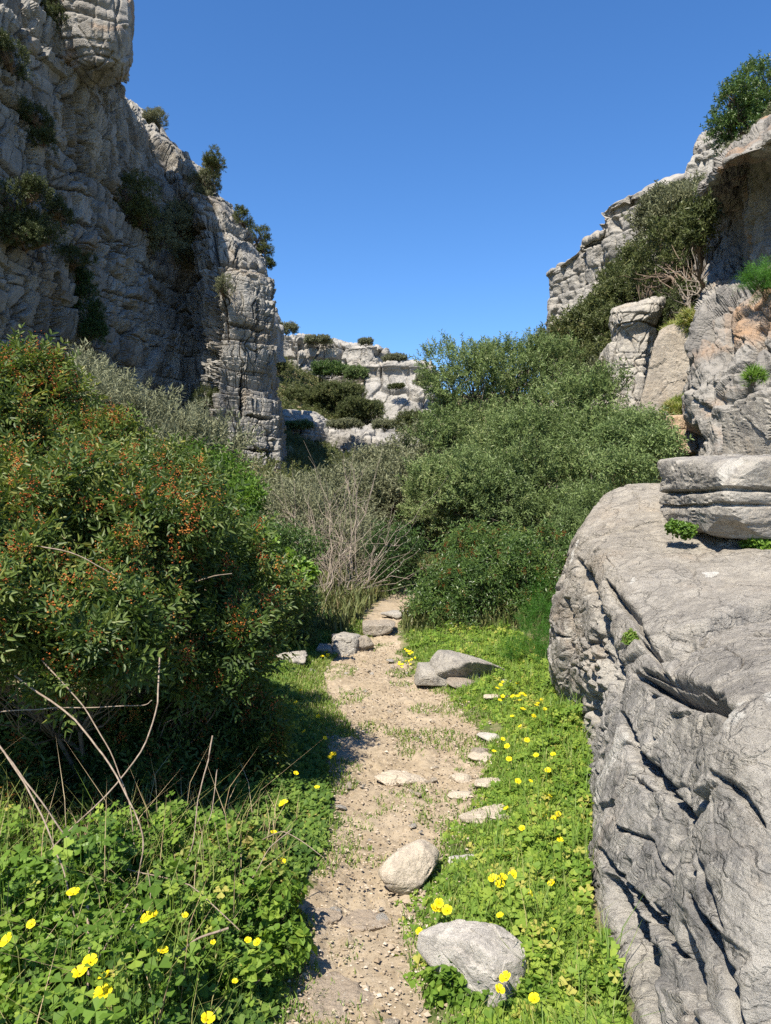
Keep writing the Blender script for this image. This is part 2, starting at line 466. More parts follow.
# left wall of the gorge, ending in the sunlit nose
Lc = [  # columns: bottom -> top
    [(-260, 560, 20), (-260, 400, 20), (-255, 250, 20), (-250, 100, 20.5), (-250, 20, 21), (-290, -20, 24), (-420, -20, 30)],
    [(-70, 540, 24.5), (-70, 400, 24.5), (-65, 280, 24.5), (-60, 170, 25.5), (-50, 20, 26), (-80, -70, 28), (-220, -90, 38)],
    [(2, 520, 28), (2, 400, 28), (5, 285, 28), (14, 265, 29), (20, 60, 29.5), (0, -60, 31.5), (-150, -100, 44)],
    [(70, 510, 32.5), (70, 400, 32.5), (72, 290, 32.8), (74, 200, 33.3), (76, 70, 34), (60, -40, 36), (-100, -110, 48)],
    [(128, 505, 37.5), (128, 420, 37.5), (126, 320, 37.5), (120, 220, 38), (112, 120, 39), (100, 70, 41), (-60, -60, 52)],
    [(170, 500, 41.8), (170, 420, 41.8), (166, 340, 41.8), (158, 240, 42.2), (146, 165, 44), (128, 96, 46), (-20, -40, 58)],
    [(197, 500, 43.6), (197, 430, 43.6), (193, 350, 43.6), (184, 240, 43.8), (171, 180, 45.5), (148, 120, 48), (20, -20, 60)],
    [(214, 500, 38.6), (214, 430, 38.6), (213, 360, 38.6), (210, 270, 39.2), (198, 205, 42.5), (174, 148, 48), (50, 20, 60)],
    [(250, 500, 38.6), (250, 430, 38.6), (247, 360, 38.8), (243, 275, 39.3), (226, 215, 42.5), (198, 168, 48), (90, 60, 62)],
    [(289, 502, 39.6), (283, 430, 39.6), (275, 370, 39.9), (269, 285, 40.5), (250, 238, 43.5), (220, 192, 49), (120, 90, 63)],
    [(291, 502, 42), (285, 430, 42), (276, 370, 42.4), (270, 290, 43), (254, 244, 45), (226, 198, 50), (130, 100, 64)],
    [(288, 500, 52), (282, 430, 52), (276, 370, 53), (271, 312, 54), (262, 270, 56), (235, 215, 60), (140, 110, 70)],
]
Lctrl = list(map(list, zip(*Lc)))
def dL(P):
    nose = sstep(-9.4, -8.5, P[..., 0]) * sstep(36, 37.5, P[..., 1])
    W_ = P + .25 * np.stack([fbm(P * .45, 3, seed=k) for k in (81, 82, 83)], -1)
    d = (1.0 - .5 * nose) * strata(W_, 2.9, 3.6, .75, .0, seed=2, warp=.08) + strata(W_, 2.9, 3.6, .0, .70, seed=2, warp=.08, gw=.016, saw=.10)
    d = d + (1.0 - .35 * nose) * strata(W_, 1.15, 2.0, .34, .0, seed=5, warp=.08) + strata(W_, 1.15, 2.0, .0, .42, seed=5, warp=.08, gw=.024, saw=.16)
    m = sstep(-.15, .25, fbm(P / 4.0, 3, seed=46)) * (1 - .4 * nose) + .3 * nose
    d = d + m * (strata(P, .42, 1.0, .10, .20, seed=9, warp=.15, gw=.04, saw=.25))
    d = d + .55 * fbm(P / 6.0, 2, seed=40) + .022 * fbm(P * 1.8, 5, gain=.62, seed=41)
    d = d + (1 - .6 * nose) * .12 * fbm(P * np.array([.8, .8, .06]), 3, seed=43, ridged=True) - .1 + .035 * fbm(P * np.array([2.4, 2.4, .25]), 3, seed=44)
    return d
# index param of columns is uneven on screen, so give many samples
cl = tag(rocksheet('cliff', Lctrl, 800, 900, M['cliff'], dL,
        [([(56, 275), (60, 320), (64, 350)], 4, 1.1), ([(108, 234), (108, 275)], 2, .8), ([(214, 220), (213, 330), (207, 420)], 3.5, 1.4), ([(240, 430), (236, 480)], 3.5, 1.0), ([(180, 200), (186, 260), (176, 330)], 3, .9),
         ([(12, 269), (14, 345)], 2.5, .7), ([(41, 288), (41, 347)], 2.5, .8), ([(136, 240), (136, 290)], 2, .7), ([(156, 300), (147, 365)], 4, .8), ([(187, 265), (200, 330), (212, 375)], 2.5, .8), ([(56, 162), (62, 231)], 3.5, .9), ([(38, 100), (41, 190)], 3, .9), ([(80, 90), (92, 150), (98, 190)], 3, .9), ([(120, 110), (118, 165)], 2.5, .8),
         ([(238, 232), (242, 278)], 1.8, .7), ([(244, 368), (242, 414)], 2, .8), ([(274, 453), (272, 488)], 1.8, .6), ([(248, 414), (278, 418)], 1.5, .6), ([(245, 449), (284, 451)], 1.4, .6), ([(226, 322), (268, 330)], 1.3, .5), ([(224, 300), (228, 340)], 1.4, .6), ([(258, 300), (260, 360)], 1.4, .6), ([(62, 184), (100, 197)], 1.6, .6), ([(60, 215), (100, 226)], 1.4, .5), ([(100, 235), (140, 246)], 1.5, .5), ([(104, 290), (150, 304)], 1.5, .5)], bl=0),
    'tall grey limestone cliff in shade with a sunlit nose', kind='structure')
# overhanging block high on the left wall
OB = [[(30, 55, 36.8), (60, 78, 35.1), (90, 90, 34.5), (118, 84, 35.1), (126, 80, 36.8), (126, 84, 43.2)],
      [(30, 40, 34.9), (62, 55, 33.3), (95, 62, 32.9), (124, 62, 33.4), (131, 52, 35.6), (130, 60, 43.2)],
      [(30, 15, 34.3), (64, 18, 32.8), (98, 20, 32.5), (128, 18, 33.3), (133, 14, 35.6), (131, 20, 43.2)],
      [(28, -30, 34.3), (62, -25, 33.0), (95, -22, 33.0), (122, -18, 34.3), (128, -15, 36.8), (126, -10, 44.5)],
      [(20, -60, 40.6), (60, -55, 40.6), (90, -50, 40.6), (110, -40, 41.9), (115, -30, 43.2), (116, -20, 45.7)]]
rocksheet('cliff', OB, 130, 150, M['crag'], lambda P: strata(P, 1.4, 2.6, .16, .22, seed=12, gw=.025) + .15 * fbm(P * .7, 5, gain=.6, seed=47) + facet(P, (1.3, 1.3, 1.6), .15, 76, .15, .03, .4) , seat=True)['kind'] = 'structure'
# unseen rock tower left of view, added to shade the recess beside the nose
HT = [[(-19.6, 23.5), (-19.4, 19), (-19.8, 14), (-22, 9), (-30, 6), (-44, 5)]]
TW = np.array([[[x - 2.6, y + .02 * z, z] for x, y in HT[0]] for z in (-1, 10, 22, 34, 44)] + [[[x * 1.1 - 8, y, 49] for x, y in HT[0]]])
TP = np.swapaxes(cr(np.swapaxes(cr(TW, 130), 0, 1), 120), 0, 1)
TN = toward_camera(TP, normals(TP))
mesh('cliff', TP + TN * dL(TP)[..., None], grid_faces(130, 120), M['cliff'])['kind'] = 'structure'

# far crags
def dFar(P):
    return strata(P, 2.2, 4.5, .95, 1.0, seed=7, warp=.1, gw=.035, saw=.3) + .5 * fbm(P / 7, 3, seed=50) + .2 * fbm(P * .6, 4, seed=51) + .2 * strata(P, .8, 2.4, .6, 1.0, seed=8, warp=.15, gw=.05, saw=.8)
U = [[(225, 405, 93), (276, 400, 93), (300, 398, 92), (322, 398, 94), (350, 396, 93), (372, 392, 92), (400, 395, 96), (440, 395, 98)],
     [(225, 370, 93), (276, 370, 93), (300, 372, 92), (322, 372, 95), (350, 370, 93.5), (372, 366, 92), (400, 372, 96), (440, 380, 98)],
     [(225, 348, 94), (276, 346, 94), (300, 347, 93.5), (322, 350, 96), (350, 352, 94.5), (372, 350, 93), (400, 362, 97), (440, 372, 99)],
     [(225, 336, 95), (276, 336, 95), (300, 336, 95), (322, 340, 97), (350, 344, 95.5), (378, 346, 94), (400, 360, 98), (440, 370, 100)],
     [(225, 334, 108), (276, 336, 108), (300, 337, 108), (322, 341, 108), (350, 345, 108), (380, 350, 108), (400, 364, 108), (440, 374, 108)]]
rocksheet('cliff', U, 150, 320, M['cliff_far'], dFar)['kind'] = 'structure'
RB = [[(352, 432, 84), (366, 430, 82), (390, 428, 82), (412, 428, 82.5), (440, 425, 84), (446, 425, 90)],
      [(358, 408, 85), (366, 406, 84), (390, 405, 84), (410, 402, 84.5), (430, 400, 85), (440, 400, 92)],
      [(362, 391, 88), (366, 390, 86), (390, 390, 86), (412, 389, 86.5), (431, 386, 87), (437, 384, 94)],
      [(363, 374, 89), (365, 374, 88), (390, 374, 87.6), (412, 374, 88), (433, 374, 88.5), (436, 374, 95)],
      [(363, 362, 89), (365, 361, 88.4), (390, 361, 88), (412, 361, 88.5), (431, 362, 89), (434, 364, 95)],
      [(366, 362, 98), (370, 361, 98), (390, 361, 98), (412, 361, 98), (428, 362, 98), (430, 363, 98)]]
rocksheet('cliff', RB, 150, 190, M['cliff_far'], lambda P: .75 * dFar(P))['kind'] = 'structure'
LB = [[(235, 462, 70), (285, 462, 70), (310, 462, 70.5), (330, 464, 72), (350, 464, 70.5), (380, 464, 71), (430, 470, 73)],
      [(235, 440, 70.3), (285, 440, 70.3), (310, 442, 71), (330, 446, 73), (350, 448, 71), (380, 448, 71.5), (430, 455, 73)],
      [(235, 420, 71), (285, 418, 71), (312, 422, 71.6), (330, 434, 73.6), (350, 436, 71.6), (380, 437, 72), (430, 445, 74)],
      [(235, 411, 72.5), (285, 411, 72.5), (312, 415, 73), (330, 430, 75), (350, 431, 73.6), (380, 433, 74), (430, 441, 76)],
      [(235, 409, 78), (285, 409, 78), (312, 413, 78), (330, 424, 78), (350, 426, 78), (380, 428, 78), (430, 436, 79)]]
rocksheet('cliff', LB, 120, 260, M['cliff_far'], lambda P: .7 * dFar(P))['kind'] = 'structure'
# another bit of wall beyond the nose
BN = [[(262, 360, 62), (276, 362, 62), (283, 362, 64), (284, 362, 70)], [(260, 320, 63), (274, 322, 63), (283, 334, 65), (284, 334, 70)],
      [(256, 298, 64), (270, 300, 64), (279, 318, 66), (282, 325, 70)], [(240, 280, 68), (258, 285, 68), (270, 300, 69), (276, 315, 72)]]
rocksheet('cliff', BN, 70, 60, M['cliff'], lambda P: strata(P, 1.1, 2, .6, .4, seed=3), seat=False)['kind'] = 'structure'
# right-hand skyline crags
RC = [[(556, 470, 70), (546, 470, 54), (575, 470, 50.5), (584, 470, 50), (604, 470, 48), (610, 470, 47), (650, 470, 43), (700, 470, 41), (800, 470, 39)],
      [(556, 340, 70), (548, 335, 54), (577, 335, 50.5), (584, 335, 50), (604, 325, 48), (610, 320, 47), (650, 310, 43), (700, 300, 41), (800, 300, 39)],
      [(556, 305, 70), (549, 300, 54.5), (578, 290, 51), (585, 286, 50.4), (604, 272, 48.4), (610, 258, 47.3), (650, 250, 44), (700, 240, 42), (800, 230, 40)],
      [(557, 284, 70), (550, 279, 54.8), (579, 258, 51.4), (585, 249, 50.8), (604, 238, 48.8), (610, 214, 47.8), (648, 196, 45), (700, 182, 43.5), (800, 160, 41.5)],
      [(557, 276, 70), (552, 272, 55.4), (580, 250, 52), (586, 241, 51.4), (605, 231, 49.4), (611, 206, 48.4), (648, 188, 46), (700, 172, 44.5), (800, 140, 43)],
      [(575, 274, 78), (590, 268, 70), (606, 250, 69), (612, 242, 69), (626, 230, 68), (640, 206, 66), (665, 190, 64), (705, 175, 62), (800, 140, 62)]]
rocksheet('cliff', RC, 300, 330, M['cliff_far'], lambda P: strata(P, 1.7, 2.8, .42, .6, seed=17, warp=.15, gw=.035, saw=.10) + .4 * fbm(P / 4, 3, seed=55) + .15 * strata(P, .6, 1.4, .6, .9, seed=18, gw=.04) + facet(P, (1.6, 1.6, 2), .10, 74, .12, .03, .5), bl=4)['kind'] = 'structure'
RO = [[(680, 240, 38), (692, 240, 37), (710, 240, 36), (740, 240, 36), (790, 240, 36)],
      [(688, 190, 39), (693, 178, 37.4), (710, 175, 36.5), (740, 175, 36.5), (790, 175, 37)],
      [(694, 160, 40), (696, 146, 38), (712, 138, 37), (740, 140, 37), (790, 140, 37.5)],
      [(700, 150, 42), (702, 137, 40.5), (715, 131, 39.5), (740, 132, 39.5), (790, 132, 40)],
      [(710, 140, 48), (715, 138, 48), (725, 136, 48), (745, 136, 48), (790, 136, 48)]]
rocksheet('cliff', RO, 120, 120, M['cliff_far'], lambda P: strata(P, 1.6, 1.3, .5, .4, seed=23) + .3 * fbm(P / 3, 3, seed=57))['kind'] = 'structure'
# near right crag: pitted buttress under a hollow with an overhanging roof
NC = [[(690, 560, 15), (695, 560, 12.6), (720, 560, 11.8), (750, 560, 11.4), (780, 560, 11), (840, 560, 10.5), (940, 560, 10)],
      [(692, 420, 15), (697, 400, 13.0), (722, 400, 12.1), (750, 400, 11.6), (780, 400, 11.2), (840, 400, 10.8), (940, 400, 10)],
      [(698, 360, 15.6), (701, 345, 13.5), (724, 345, 12.7), (750, 340, 12.0), (780, 335, 11.6), (840, 330, 11.2), (940, 330, 10.4)],
      [(705, 320, 17), (708, 312, 14.6), (726, 300, 13.8), (750, 292, 13.2), (775, 280, 12.3), (840, 270, 11.6), (940, 270, 10.8)],
      [(700, 284, 23), (710, 283, 21.0), (724, 281, 20.5), (750, 277, 20.0), (763, 264, 15.2), (840, 240, 12.5), (940, 240, 11.4)],
     [(696, 240, 24), (704, 238, 22.5), (724, 234, 22.5), (750, 230, 21.5), (762, 222, 15.6), (840, 200, 12.6), (940, 200, 11.4)],
     [(698, 200, 24), (704, 196, 22.0), (724, 188, 21.5), (748, 180, 20.5), (762, 174, 14.8), (840, 150, 12.4), (940, 150, 11.4)],
     [(716, 184, 20), (722, 171, 14.6), (728, 161, 13.8), (744, 154, 13.4), (760, 146, 13.0), (840, 100, 12.2), (940, 80, 11.4)],
     [(724, 172, 20), (727, 160, 17), (737, 151, 16.4), (750, 140, 16.2), (766, 126, 15.6), (840, 80, 14.5), (940, 50, 13.6)],
      [(730, 168, 25), (736, 158, 23), (748, 148, 22.6), (764, 138, 22), (790, 120, 21), (840, 80, 20), (940, 50, 19)]]
def dNC(P):
    d = .22 * fbm(P * .9, 5, seed=60, ridged=True) + .2 * strata(P, .9, 1.3, .5, .3, seed=29)
    f1, f2, i = vor3(P * np.array([2.6, 2.6, 1.3]), 4)
    d = d + facet(P, (1.2, 1.2, 1.6), .15, 70, .15, .04, .3) + facet(P, (.4, .4, .5), .09, 71, .06, .05, .4)
    d = d - .10 * np.exp(-(f1 / .28) ** 2) * (i > .4) + .07 * fbm(P * 4, 4, seed=62)
    return d
rocksheet('cliff', NC, 420, 360, M['crag'], dNC, [([(770, 312), (757, 340), (744, 372)], 5, .55), ([(714, 325), (711, 345)], 4, .5), ([(732, 330), (730, 352)], 2.5, .35), ([(700, 430), (696, 445)], 4, .6)], smooth=False, bl=1)['kind'] = 'structure'

# ------------------------------------------------------------------ rocks
import bmesh
def ico(sub):
    bm = bmesh.new(); bmesh.ops.create_icosphere(bm, subdivisions=sub, radius=1)
    V = np.array([v.co[:] for v in bm.verts]); Fc = np.array([[v.index for v in f.verts] for f in bm.faces]); bm.free()
    return V, Fc
ICO = {}
def polyrock(name, c, dims, mat, seed=0, facets=9, sub=6, box=False, rot=0, tilt=(0, 0), k=14, disp=None, amp=.05, base=None, flat=True, top=None):
    """angular stone: smooth-min of random cutting planes, then weathered"""
    if sub not in ICO: ICO[sub] = ico(sub)
    D, Fc = ICO[sub]
    r = np.random.default_rng(seed)
    if box:
        N = np.array([[1, 0, 0], [-1, 0, 0], [0, 1, 0], [0, -1, 0], [0, 0, 1], [0, 0, -1]], float) + r.normal(0, .10, (6, 3))
        E = r.normal(size=(facets, 3)); N = np.concatenate([N, E]); h = np.concatenate([np.ones(6), r.uniform(1.12, 1.45, facets)])
    else:
        N = r.normal(size=(facets + 6, 3)); h = r.uniform(.72, 1.05, facets + 6)
        N[0] = (0, 0, 1); N[1] = (0, 0, -1); h[:2] = .8
    N /= np.linalg.norm(N, axis=1)[:, None]
    q = np.maximum(D @ N.T / h, 1e-3)
    R = 1 / (np.power(q, k).sum(1) ** (1 / k))
    R = np.minimum(R, 1.6)
    P = D * R[:, None] * np.asarray(dims)
    def rx(P, ax, a):
        i, j = [(1, 2), (2, 0), (0, 1)][ax]; Q = P.copy(); Q[:, i] = P[:, i] * cos(a) - P[:, j] * sin(a); Q[:, j] = P[:, i] * sin(a) + P[:, j] * cos(a); return Q
    P = rx(rx(rx(P, 0, tilt[0]), 1, tilt[1]), 2, rot)
    s = max(dims)
    nd = D
    amp = amp * 1.0
    Wd = P + np.asarray(c)
    d = amp * s * (fbm(Wd / s * 2.2, 5, seed=seed) + .6 * fbm(Wd / s * 1.1 + 4, 3, seed=seed + 3, ridged=True) - .2) + amp * s * .35 * fbm(Wd / s * 7, 5, gain=.6, seed=seed + 7)
    d = d + facet(Wd, (s * .55,) * 3, s * amp * 1.1, seed + 2, s * amp * .35, .03, .45) + facet(Wd, (s * .2,) * 3, s * amp * .4, seed + 5, s * amp * .2, .05, .5)
    if disp is not None: d = d + disp(Wd)
    P = P + nd * d[:, None]
    Wd = P + np.asarray(c)
    lo = np.array([c[0], c[1], Wd[:, 2].min()])
    return mesh(name, Wd, Fc, mat, loc=lo, smooth=not flat)

# the huge boulder beside the path
BR = [  # rows near -> far, columns from the foot on the path side up and over
    [(700, 1400, 1.75), (745, 1400, 1.65), (810, 1400, 1.6), (880, 1380, 1.6), (980, 1380, 1.6), (1100, 1380, 1.65), (1300, 1380, 1.7)],
    [(690, 1250, 1.85), (720, 1150, 1.85), (752, 1010, 1.85), (790, 850, 1.95), (860, 790, 2.0), (1000, 765, 2.05), (1250, 765, 2.1)],
    [(636, 1030, 2.45), (654, 960, 2.45), (684, 860, 2.42), (724, 722, 2.40), (784, 692, 2.42), (960, 672, 2.45), (1250, 672, 2.5)],
    [(604, 960, 2.85), (610, 880, 2.92), (636, 790, 2.98), (682, 690, 3.0), (756, 656, 2.98), (960, 630, 2.95), (1250, 630, 2.95)],
    [(594, 865, 3.6), (598, 790, 3.62), (614, 718, 3.66), (653, 652, 3.62), (748, 622, 3.55), (960, 598, 3.5), (1250, 598, 3.5)],
    [(588, 790, 4.45), (590, 720, 4.45), (600, 655, 4.45), (632, 606, 4.4), (738, 584, 4.3), (960, 570, 4.2), (1250, 572, 4.2)],
    [(580, 735, 5.5), (580, 662, 5.45), (585, 598, 5.4), (604, 550, 5.3), (720, 538, 5.2), (900, 528, 5.1), (1150, 535, 5.1)],
    [(558, 698, 6.6), (551, 650, 6.2), (556, 592, 6.1), (582, 532, 6.15), (650, 508, 6.2), (820, 505, 6.2), (1050, 510, 6.2)],
    [(556, 685, 7.2), (553, 650, 7.0), (562, 575, 6.9), (602, 497, 6.9), (665, 484, 6.9), (800, 486, 6.9), (1000, 490, 7.0)],
    [(566, 670, 7.8), (566, 650, 7.7), (582, 590, 7.7), (615, 520, 7.7), (670, 500, 7.8), (800, 500, 7.9), (1000, 505, 8.0)],
]
def build_big_rock():
    P = sheet(BR, 760, 640)
    n = soft(toward_camera(P, normals(P)), 26)
    # rotated frame: beds dip to the right and towards the viewer
    a, b = radians(34), radians(28)
    R1 = np.array([[cos(a), 0, sin(a)], [0, 1, 0], [-sin(a), 0, cos(a)]]); R2 = np.array([[1, 0, 0], [0, cos(b), -sin(b)], [0, sin(b), cos(b)]])
    Q = P @ (R2 @ R1).T
    side = sstep(.65, .15, n[..., 2])                       # steep flank
    d = .05 * fbm(P * .9, 3, seed=90) + .02 * fbm(P * 3.2, 5, gain=.6, seed=91)
    wq = Q + .10 * np.stack([fbm(P * 1.6, 3, seed=k) for k in (94, 95, 96)], -1)
    top = 1 - side
    d = d + facet(wq, (1.5, 1.8, .8), .07, 40, .06, .018, .35)
    d = d + facet(wq, (.6, .75, .3), .014 + .016 * side, 41, .022 + .028 * side, .022, .45)
    d = d + facet(wq, (.2, .28, .09), .004, 42, .006 + .006 * side, .04, .55)
    q = wq * np.array([1.3, 1.0, 7.5])
    rid = fbm(q, 5, gain=.6, seed=92, ridged=True)
    d = d + (.004 + .012 * side) * (rid - .3)
    g1, g2, idg = vor3(P * np.array([9, 9, 6.0]) + .5 * fbm(P * 6, 2, seed=98)[..., None], 8)
    pitted = sstep(-.05, .3, fbm(P * 1.3, 3, seed=99)) * (.15 + side)
    d = d - pitted * .035 * np.exp(-(g1 / .40) ** 2) * (idg > .5)
    s1, s2, ids = vor3(wq * np.array([3.2, 8.5, 17]) + .4 * fbm(P * 4, 2, seed=106)[..., None], 12)
    d = d - (.15 + .85 * side) * .045 * np.exp(-(s1 / .33) ** 2) * (ids > .62) * sstep(-.35, .15, fbm(P * 1.1, 2, seed=107))
    d = d + .007 * fbm(P * 9, 6, gain=.62, seed=100) + .004 * fbm(P * 30, 4, gain=.6, seed=105) - .03 * np.clip(fbm(P * 5.5, 4, seed=104) - .22, 0, 1)
    lines = [
        ([(617, 712), (626, 735), (636, 755), (652, 775), (675, 805), (697, 832)], 4.5, .15),
        ([(697, 832), (706, 860), (712, 878)], 4.5, .15), ([(707, 802), (716, 808), (724, 798)], 4, .09),
        ([(632, 672), (655, 684), (680, 694), (702, 702), (724, 704)], 6, .13), ([(640, 668), (680, 682), (722, 696)], 4, .07),
        ([(612, 880), (620, 905), (640, 945), (660, 985), (675, 1030)], 9, .20), ([(625, 884), (650, 915), (690, 955)], 5, .12),
        ([(700, 930), (705, 970), (712, 1024)], 6, .16), ([(708, 900), (725, 940), (745, 990), (752, 1030)], 4.5, .13),
        ([(580, 925), (600, 950), (630, 1000)], 4, .10), ([(655, 905), (672, 925), (690, 950)], 3.5, .09),
        ([(596, 600), (600, 630), (596, 665), (590, 700), (588, 760)], 8, .22), ([(576, 560), (586, 585), (596, 606)], 5, .12),
        ([(605, 580), (618, 600), (636, 618), (646, 640)], 4, .08), ([(604, 850), (612, 868), (622, 880)], 3, .07),
        ([(634, 612), (650, 650), (660, 672)], 3, .06), ([(640, 640), (652, 652), (668, 650), (690, 640)], 5, .10),
        ([(718, 860), (726, 900), (740, 930)], 3, .07), ([(606, 640), (614, 672), (612, 700)], 5, .12), ([(565, 600), (570, 640), (566, 680)], 4, .10), ([(730, 780), (752, 800), (771, 830)], 3, .05)]
    d = d - carve(P, n, lines)
    V = P + n * blur(d, 1, 1)[..., None]
    return tag(mesh('boulder', V, grid_faces(760, 640), M['big_rock'], loc=(1.6, 4.2, 0), smooth=True),
               'huge grey weathered limestone boulder with dark cracks lining the right of the path', 'boulder')
build_big_rock()

def slabdisp(bed, a):
    return lambda P: strata(P, bed, bed * 6, .012 * a, .035 * a, seed=31, warp=.35, gw=.07) + .03 * a * fbm(P * 2.5, 4, seed=32, ridged=True)
def rock(label, px, py, Y, wpx, hpx, dep, mat, cat='rock', name='rock', **kw):
    """centre and size in photo pixels at distance Y, depth of the stone in metres"""
    c = W(px, py, Y + dep * .5)
    o = polyrock(name, c, (wpx / 2 / F * Y, dep / 2, hpx / 2 / F * Y), M[mat], **kw)
    return tag(o, label, cat)
def slabcrack(P):
    z = P[:, 2] + .035 * fbm(P * 1.6, 3, seed=320) + .05 * (P[:, 0] - 2.2)
    a = -.07 * np.exp(-((z - 1.735) / .013) ** 2) * sstep(1.75, 2.1, P[:, 0]) - .05 * np.exp(-((z - 1.64) / .010) ** 2) * sstep(2.5, 2.2, P[:, 0]) - .03 * np.exp(-((z - 1.80) / .008) ** 2) * sstep(-.1, .2, fbm(P * 1.3, 2, seed=321))
    return a + .025 * fbm(P * np.array([1.2, 1.2, 7]), 4, gain=.6, seed=322, ridged=True) + .02 * fbm(P * 3, 4, gain=.6, seed=323)
rock('broad pale grey slab with a long crack lying on top of the huge boulder', 766, 497, 4.9, 192, 82, 1.3, 'slab', 'slab', 'rock_slab', seed=3, box=True, facets=5, rot=-.10, tilt=(.03, .05), k=22, amp=.03, disp=slabcrack)
rock('grey block with a pale top resting behind the broad cracked slab', 826, 428, 6.3, 136, 78, 1.4, 'slab', 'rock', 'rock', seed=8, box=True, facets=4, rot=.05, tilt=(.0, -.05), k=30, amp=.035, disp=slabdisp(.3, .8))
rock('smaller grey block above the pale topped block on the right', 826, 394, 7.2, 84, 30, 1.0, 'slab', 'rock', 'rock', seed=9, box=True, facets=8, rot=.1, k=20, amp=.05)
# crag pieces on the right-hand slope
PL = [[(600, 445, 23), (606, 442, 20.7), (628, 442, 20.2), (640, 442, 20.2), (648, 440, 20.7), (654, 438, 23.5)],
      [(604, 405, 23), (609, 405, 20.7), (629, 404, 20.25), (641, 402, 20.25), (648, 400, 20.7), (656, 398, 23.5)],
      [(608, 370, 23), (612, 371, 20.8), (631, 370, 20.3), (645, 366, 20.3), (654, 362, 20.8), (662, 360, 23.5)],
      [(610, 335, 23), (615, 337, 20.8), (633, 335, 20.4), (650, 329, 20.4), (658, 325, 21), (668, 322, 23.5)],
      [(610, 322, 23), (614, 323, 20.65), (631, 321, 20.15), (652, 314, 20.15), (663, 307, 20.8), (673, 306, 23.5)],
      [(612, 313, 23), (616, 311, 20.75), (630, 307, 20.4), (651, 300, 20.45), (664, 297, 21.0), (673, 297, 23.5)],
      [(614, 308, 24), (620, 307, 23), (634, 304, 23), (651, 298, 23), (664, 296, 23.5), (672, 296, 24.5)]]
tag(rocksheet('rock_pillar', PL, 260, 220, M['slab'], lambda P: strata(P, .72, 1.5, .07, .16, seed=33, warp=.25, gw=.03) + facet(P, (.7, .7, .5), .05, 72, .06, .04, .4) + .05 * fbm(P * 1.8, 5, gain=.6, seed=73), [([(652, 330), (650, 370), (640, 420)], 2.0, .35)], seat=False),
    'tall square grey limestone pillar with overhanging flat top on the right slope', 'rock')
rock('short broken grey block leaning against the left foot of the pillar', 612, 376, 21.0, 22, 56, 1.2, 'slab', 'rock', 'rock', seed=15, box=True, facets=6, k=22, amp=.06, tilt=(0, .1))
rock('smooth tan sloping block right of the grey pillar', 680, 386, 17.2, 62, 92, 1.8, 'tan_rock', 'rock', 'rock', seed=16, box=True, facets=6, k=26, amp=.03, rot=-.25, tilt=(-.15, .28))
rock('low layered grey ledge below the pillar on the left', 604, 415, 19.5, 34, 34, 1.2, 'slab', 'rock', 'rock', seed=17, box=True, facets=6, k=18, amp=.03, disp=lambda P: strata(P, .22, .8, .08, .08, seed=34))
rock('rusty ochre block beneath the smooth tan block', 676, 436, 13.6, 42, 36, 1.0, 'ochre_rock', 'rock', 'rock', seed=18, box=True, facets=6, k=16, amp=.07)
rock('small grey stone half hidden in the shrubs under the pillar', 610, 462, 14.5, 26, 14, .4, 'slab', 'rock', 'rock', seed=19)
# stones on and beside the path
def gy_(py, z=0): return (EYE - z) * F / (py - CY)
def stone(label, px, py, wpx, hpx, mat='stone', dep=None, cat='stone', name='stone', sink=.12, **kw):
    """py = foot of the stone in the photo"""
    Y = gy_(py, 0)
    for _ in range(4): Y = gy_(py, Hs((px - CX) / F * Y, Y))
    wd, ht = wpx / F * Y, hpx / F * Y; dep = dep or wd * .8
    x = (px - CX) / F * Y; y = Y + dep / 2; z = Hs(x, y)
    kw.setdefault('sub', 5); kw.setdefault('amp', .05)
    o = polyrock(name, (x, y, z + ht * (.5 - sink)), (wd / 2, dep / 2, ht / 2), M[mat], **kw)
    return tag(o, label, cat)
stone('loose cream coloured boulder lying in the middle of the path', 410, 898, 74, 44, 'stone', .22, 'boulder', 'boulder', seed=61, facets=14, sub=6, k=13, rot=.35, tilt=(.35, -.30), amp=.03, sink=.02)
stone('rounded whitish boulder half buried in clover at the path edge', 476, 1004, 70, 86, 'white_stone', .24, 'boulder', 'boulder', seed=68, facets=12, sub=6, k=20, amp=.05, sink=.22, rot=.9, tilt=(-.15, .2))
stone('large pointed grey slab leaning under the dark berry bush', 458, 686, 68, 34, 'slab', .42, 'boulder', 'boulder', seed=51, facets=9, sub=6, k=20, tilt=(0, .22), amp=.03)
stone('flat grey stone in front of the large pointed slab', 448, 686, 62, 18, 'slab', .35, 'rock', 'rock', seed=52, box=True, facets=6, sub=6, k=18, amp=.03, rot=.1)
stone('small tan stone at the foot of the large pointed slab', 464, 690, 24, 9, 'tan_rock', .2, seed=53)
stone('grey stone at the left end of the rocks where the path climbs', 290, 666, 32, 14, 'slab', .35, seed=54)
stone('upright pale block with a hollow beside the path step', 345, 655, 28, 20, 'slab', .35, 'rock', 'rock', seed=55, box=True, facets=7, k=14)
stone('smaller grey block left of the pale upright block', 324, 656, 16, 9, 'slab', .3, 'rock', 'rock', seed=56, box=True, facets=7, k=14)
stone('jagged stone against the pale upright block', 362, 652, 22, 18, 'tan_rock', .3, 'rock', 'rock', seed=57, facets=9, k=16)
stone('flat pale stone in the step at the path end', 377, 640, 30, 12, 'tan_rock', .4, 'rock', 'rock', seed=58, box=True, facets=7, k=14)
stone('grey stone at the top of the path under the berry bush', 398, 622, 22, 10, 'slab', .3, seed=59)
stone('small brown stone in the middle of the path step', 388, 636, 14, 6, 'tan_rock', .15, seed=60)
M['earth_rock'] = mat_rock('earthy_rock', (.31, .252, .19), (.38, .315, .245), (.22, .17, .12), (.44, .33, .22), .5, .15, 1.6)
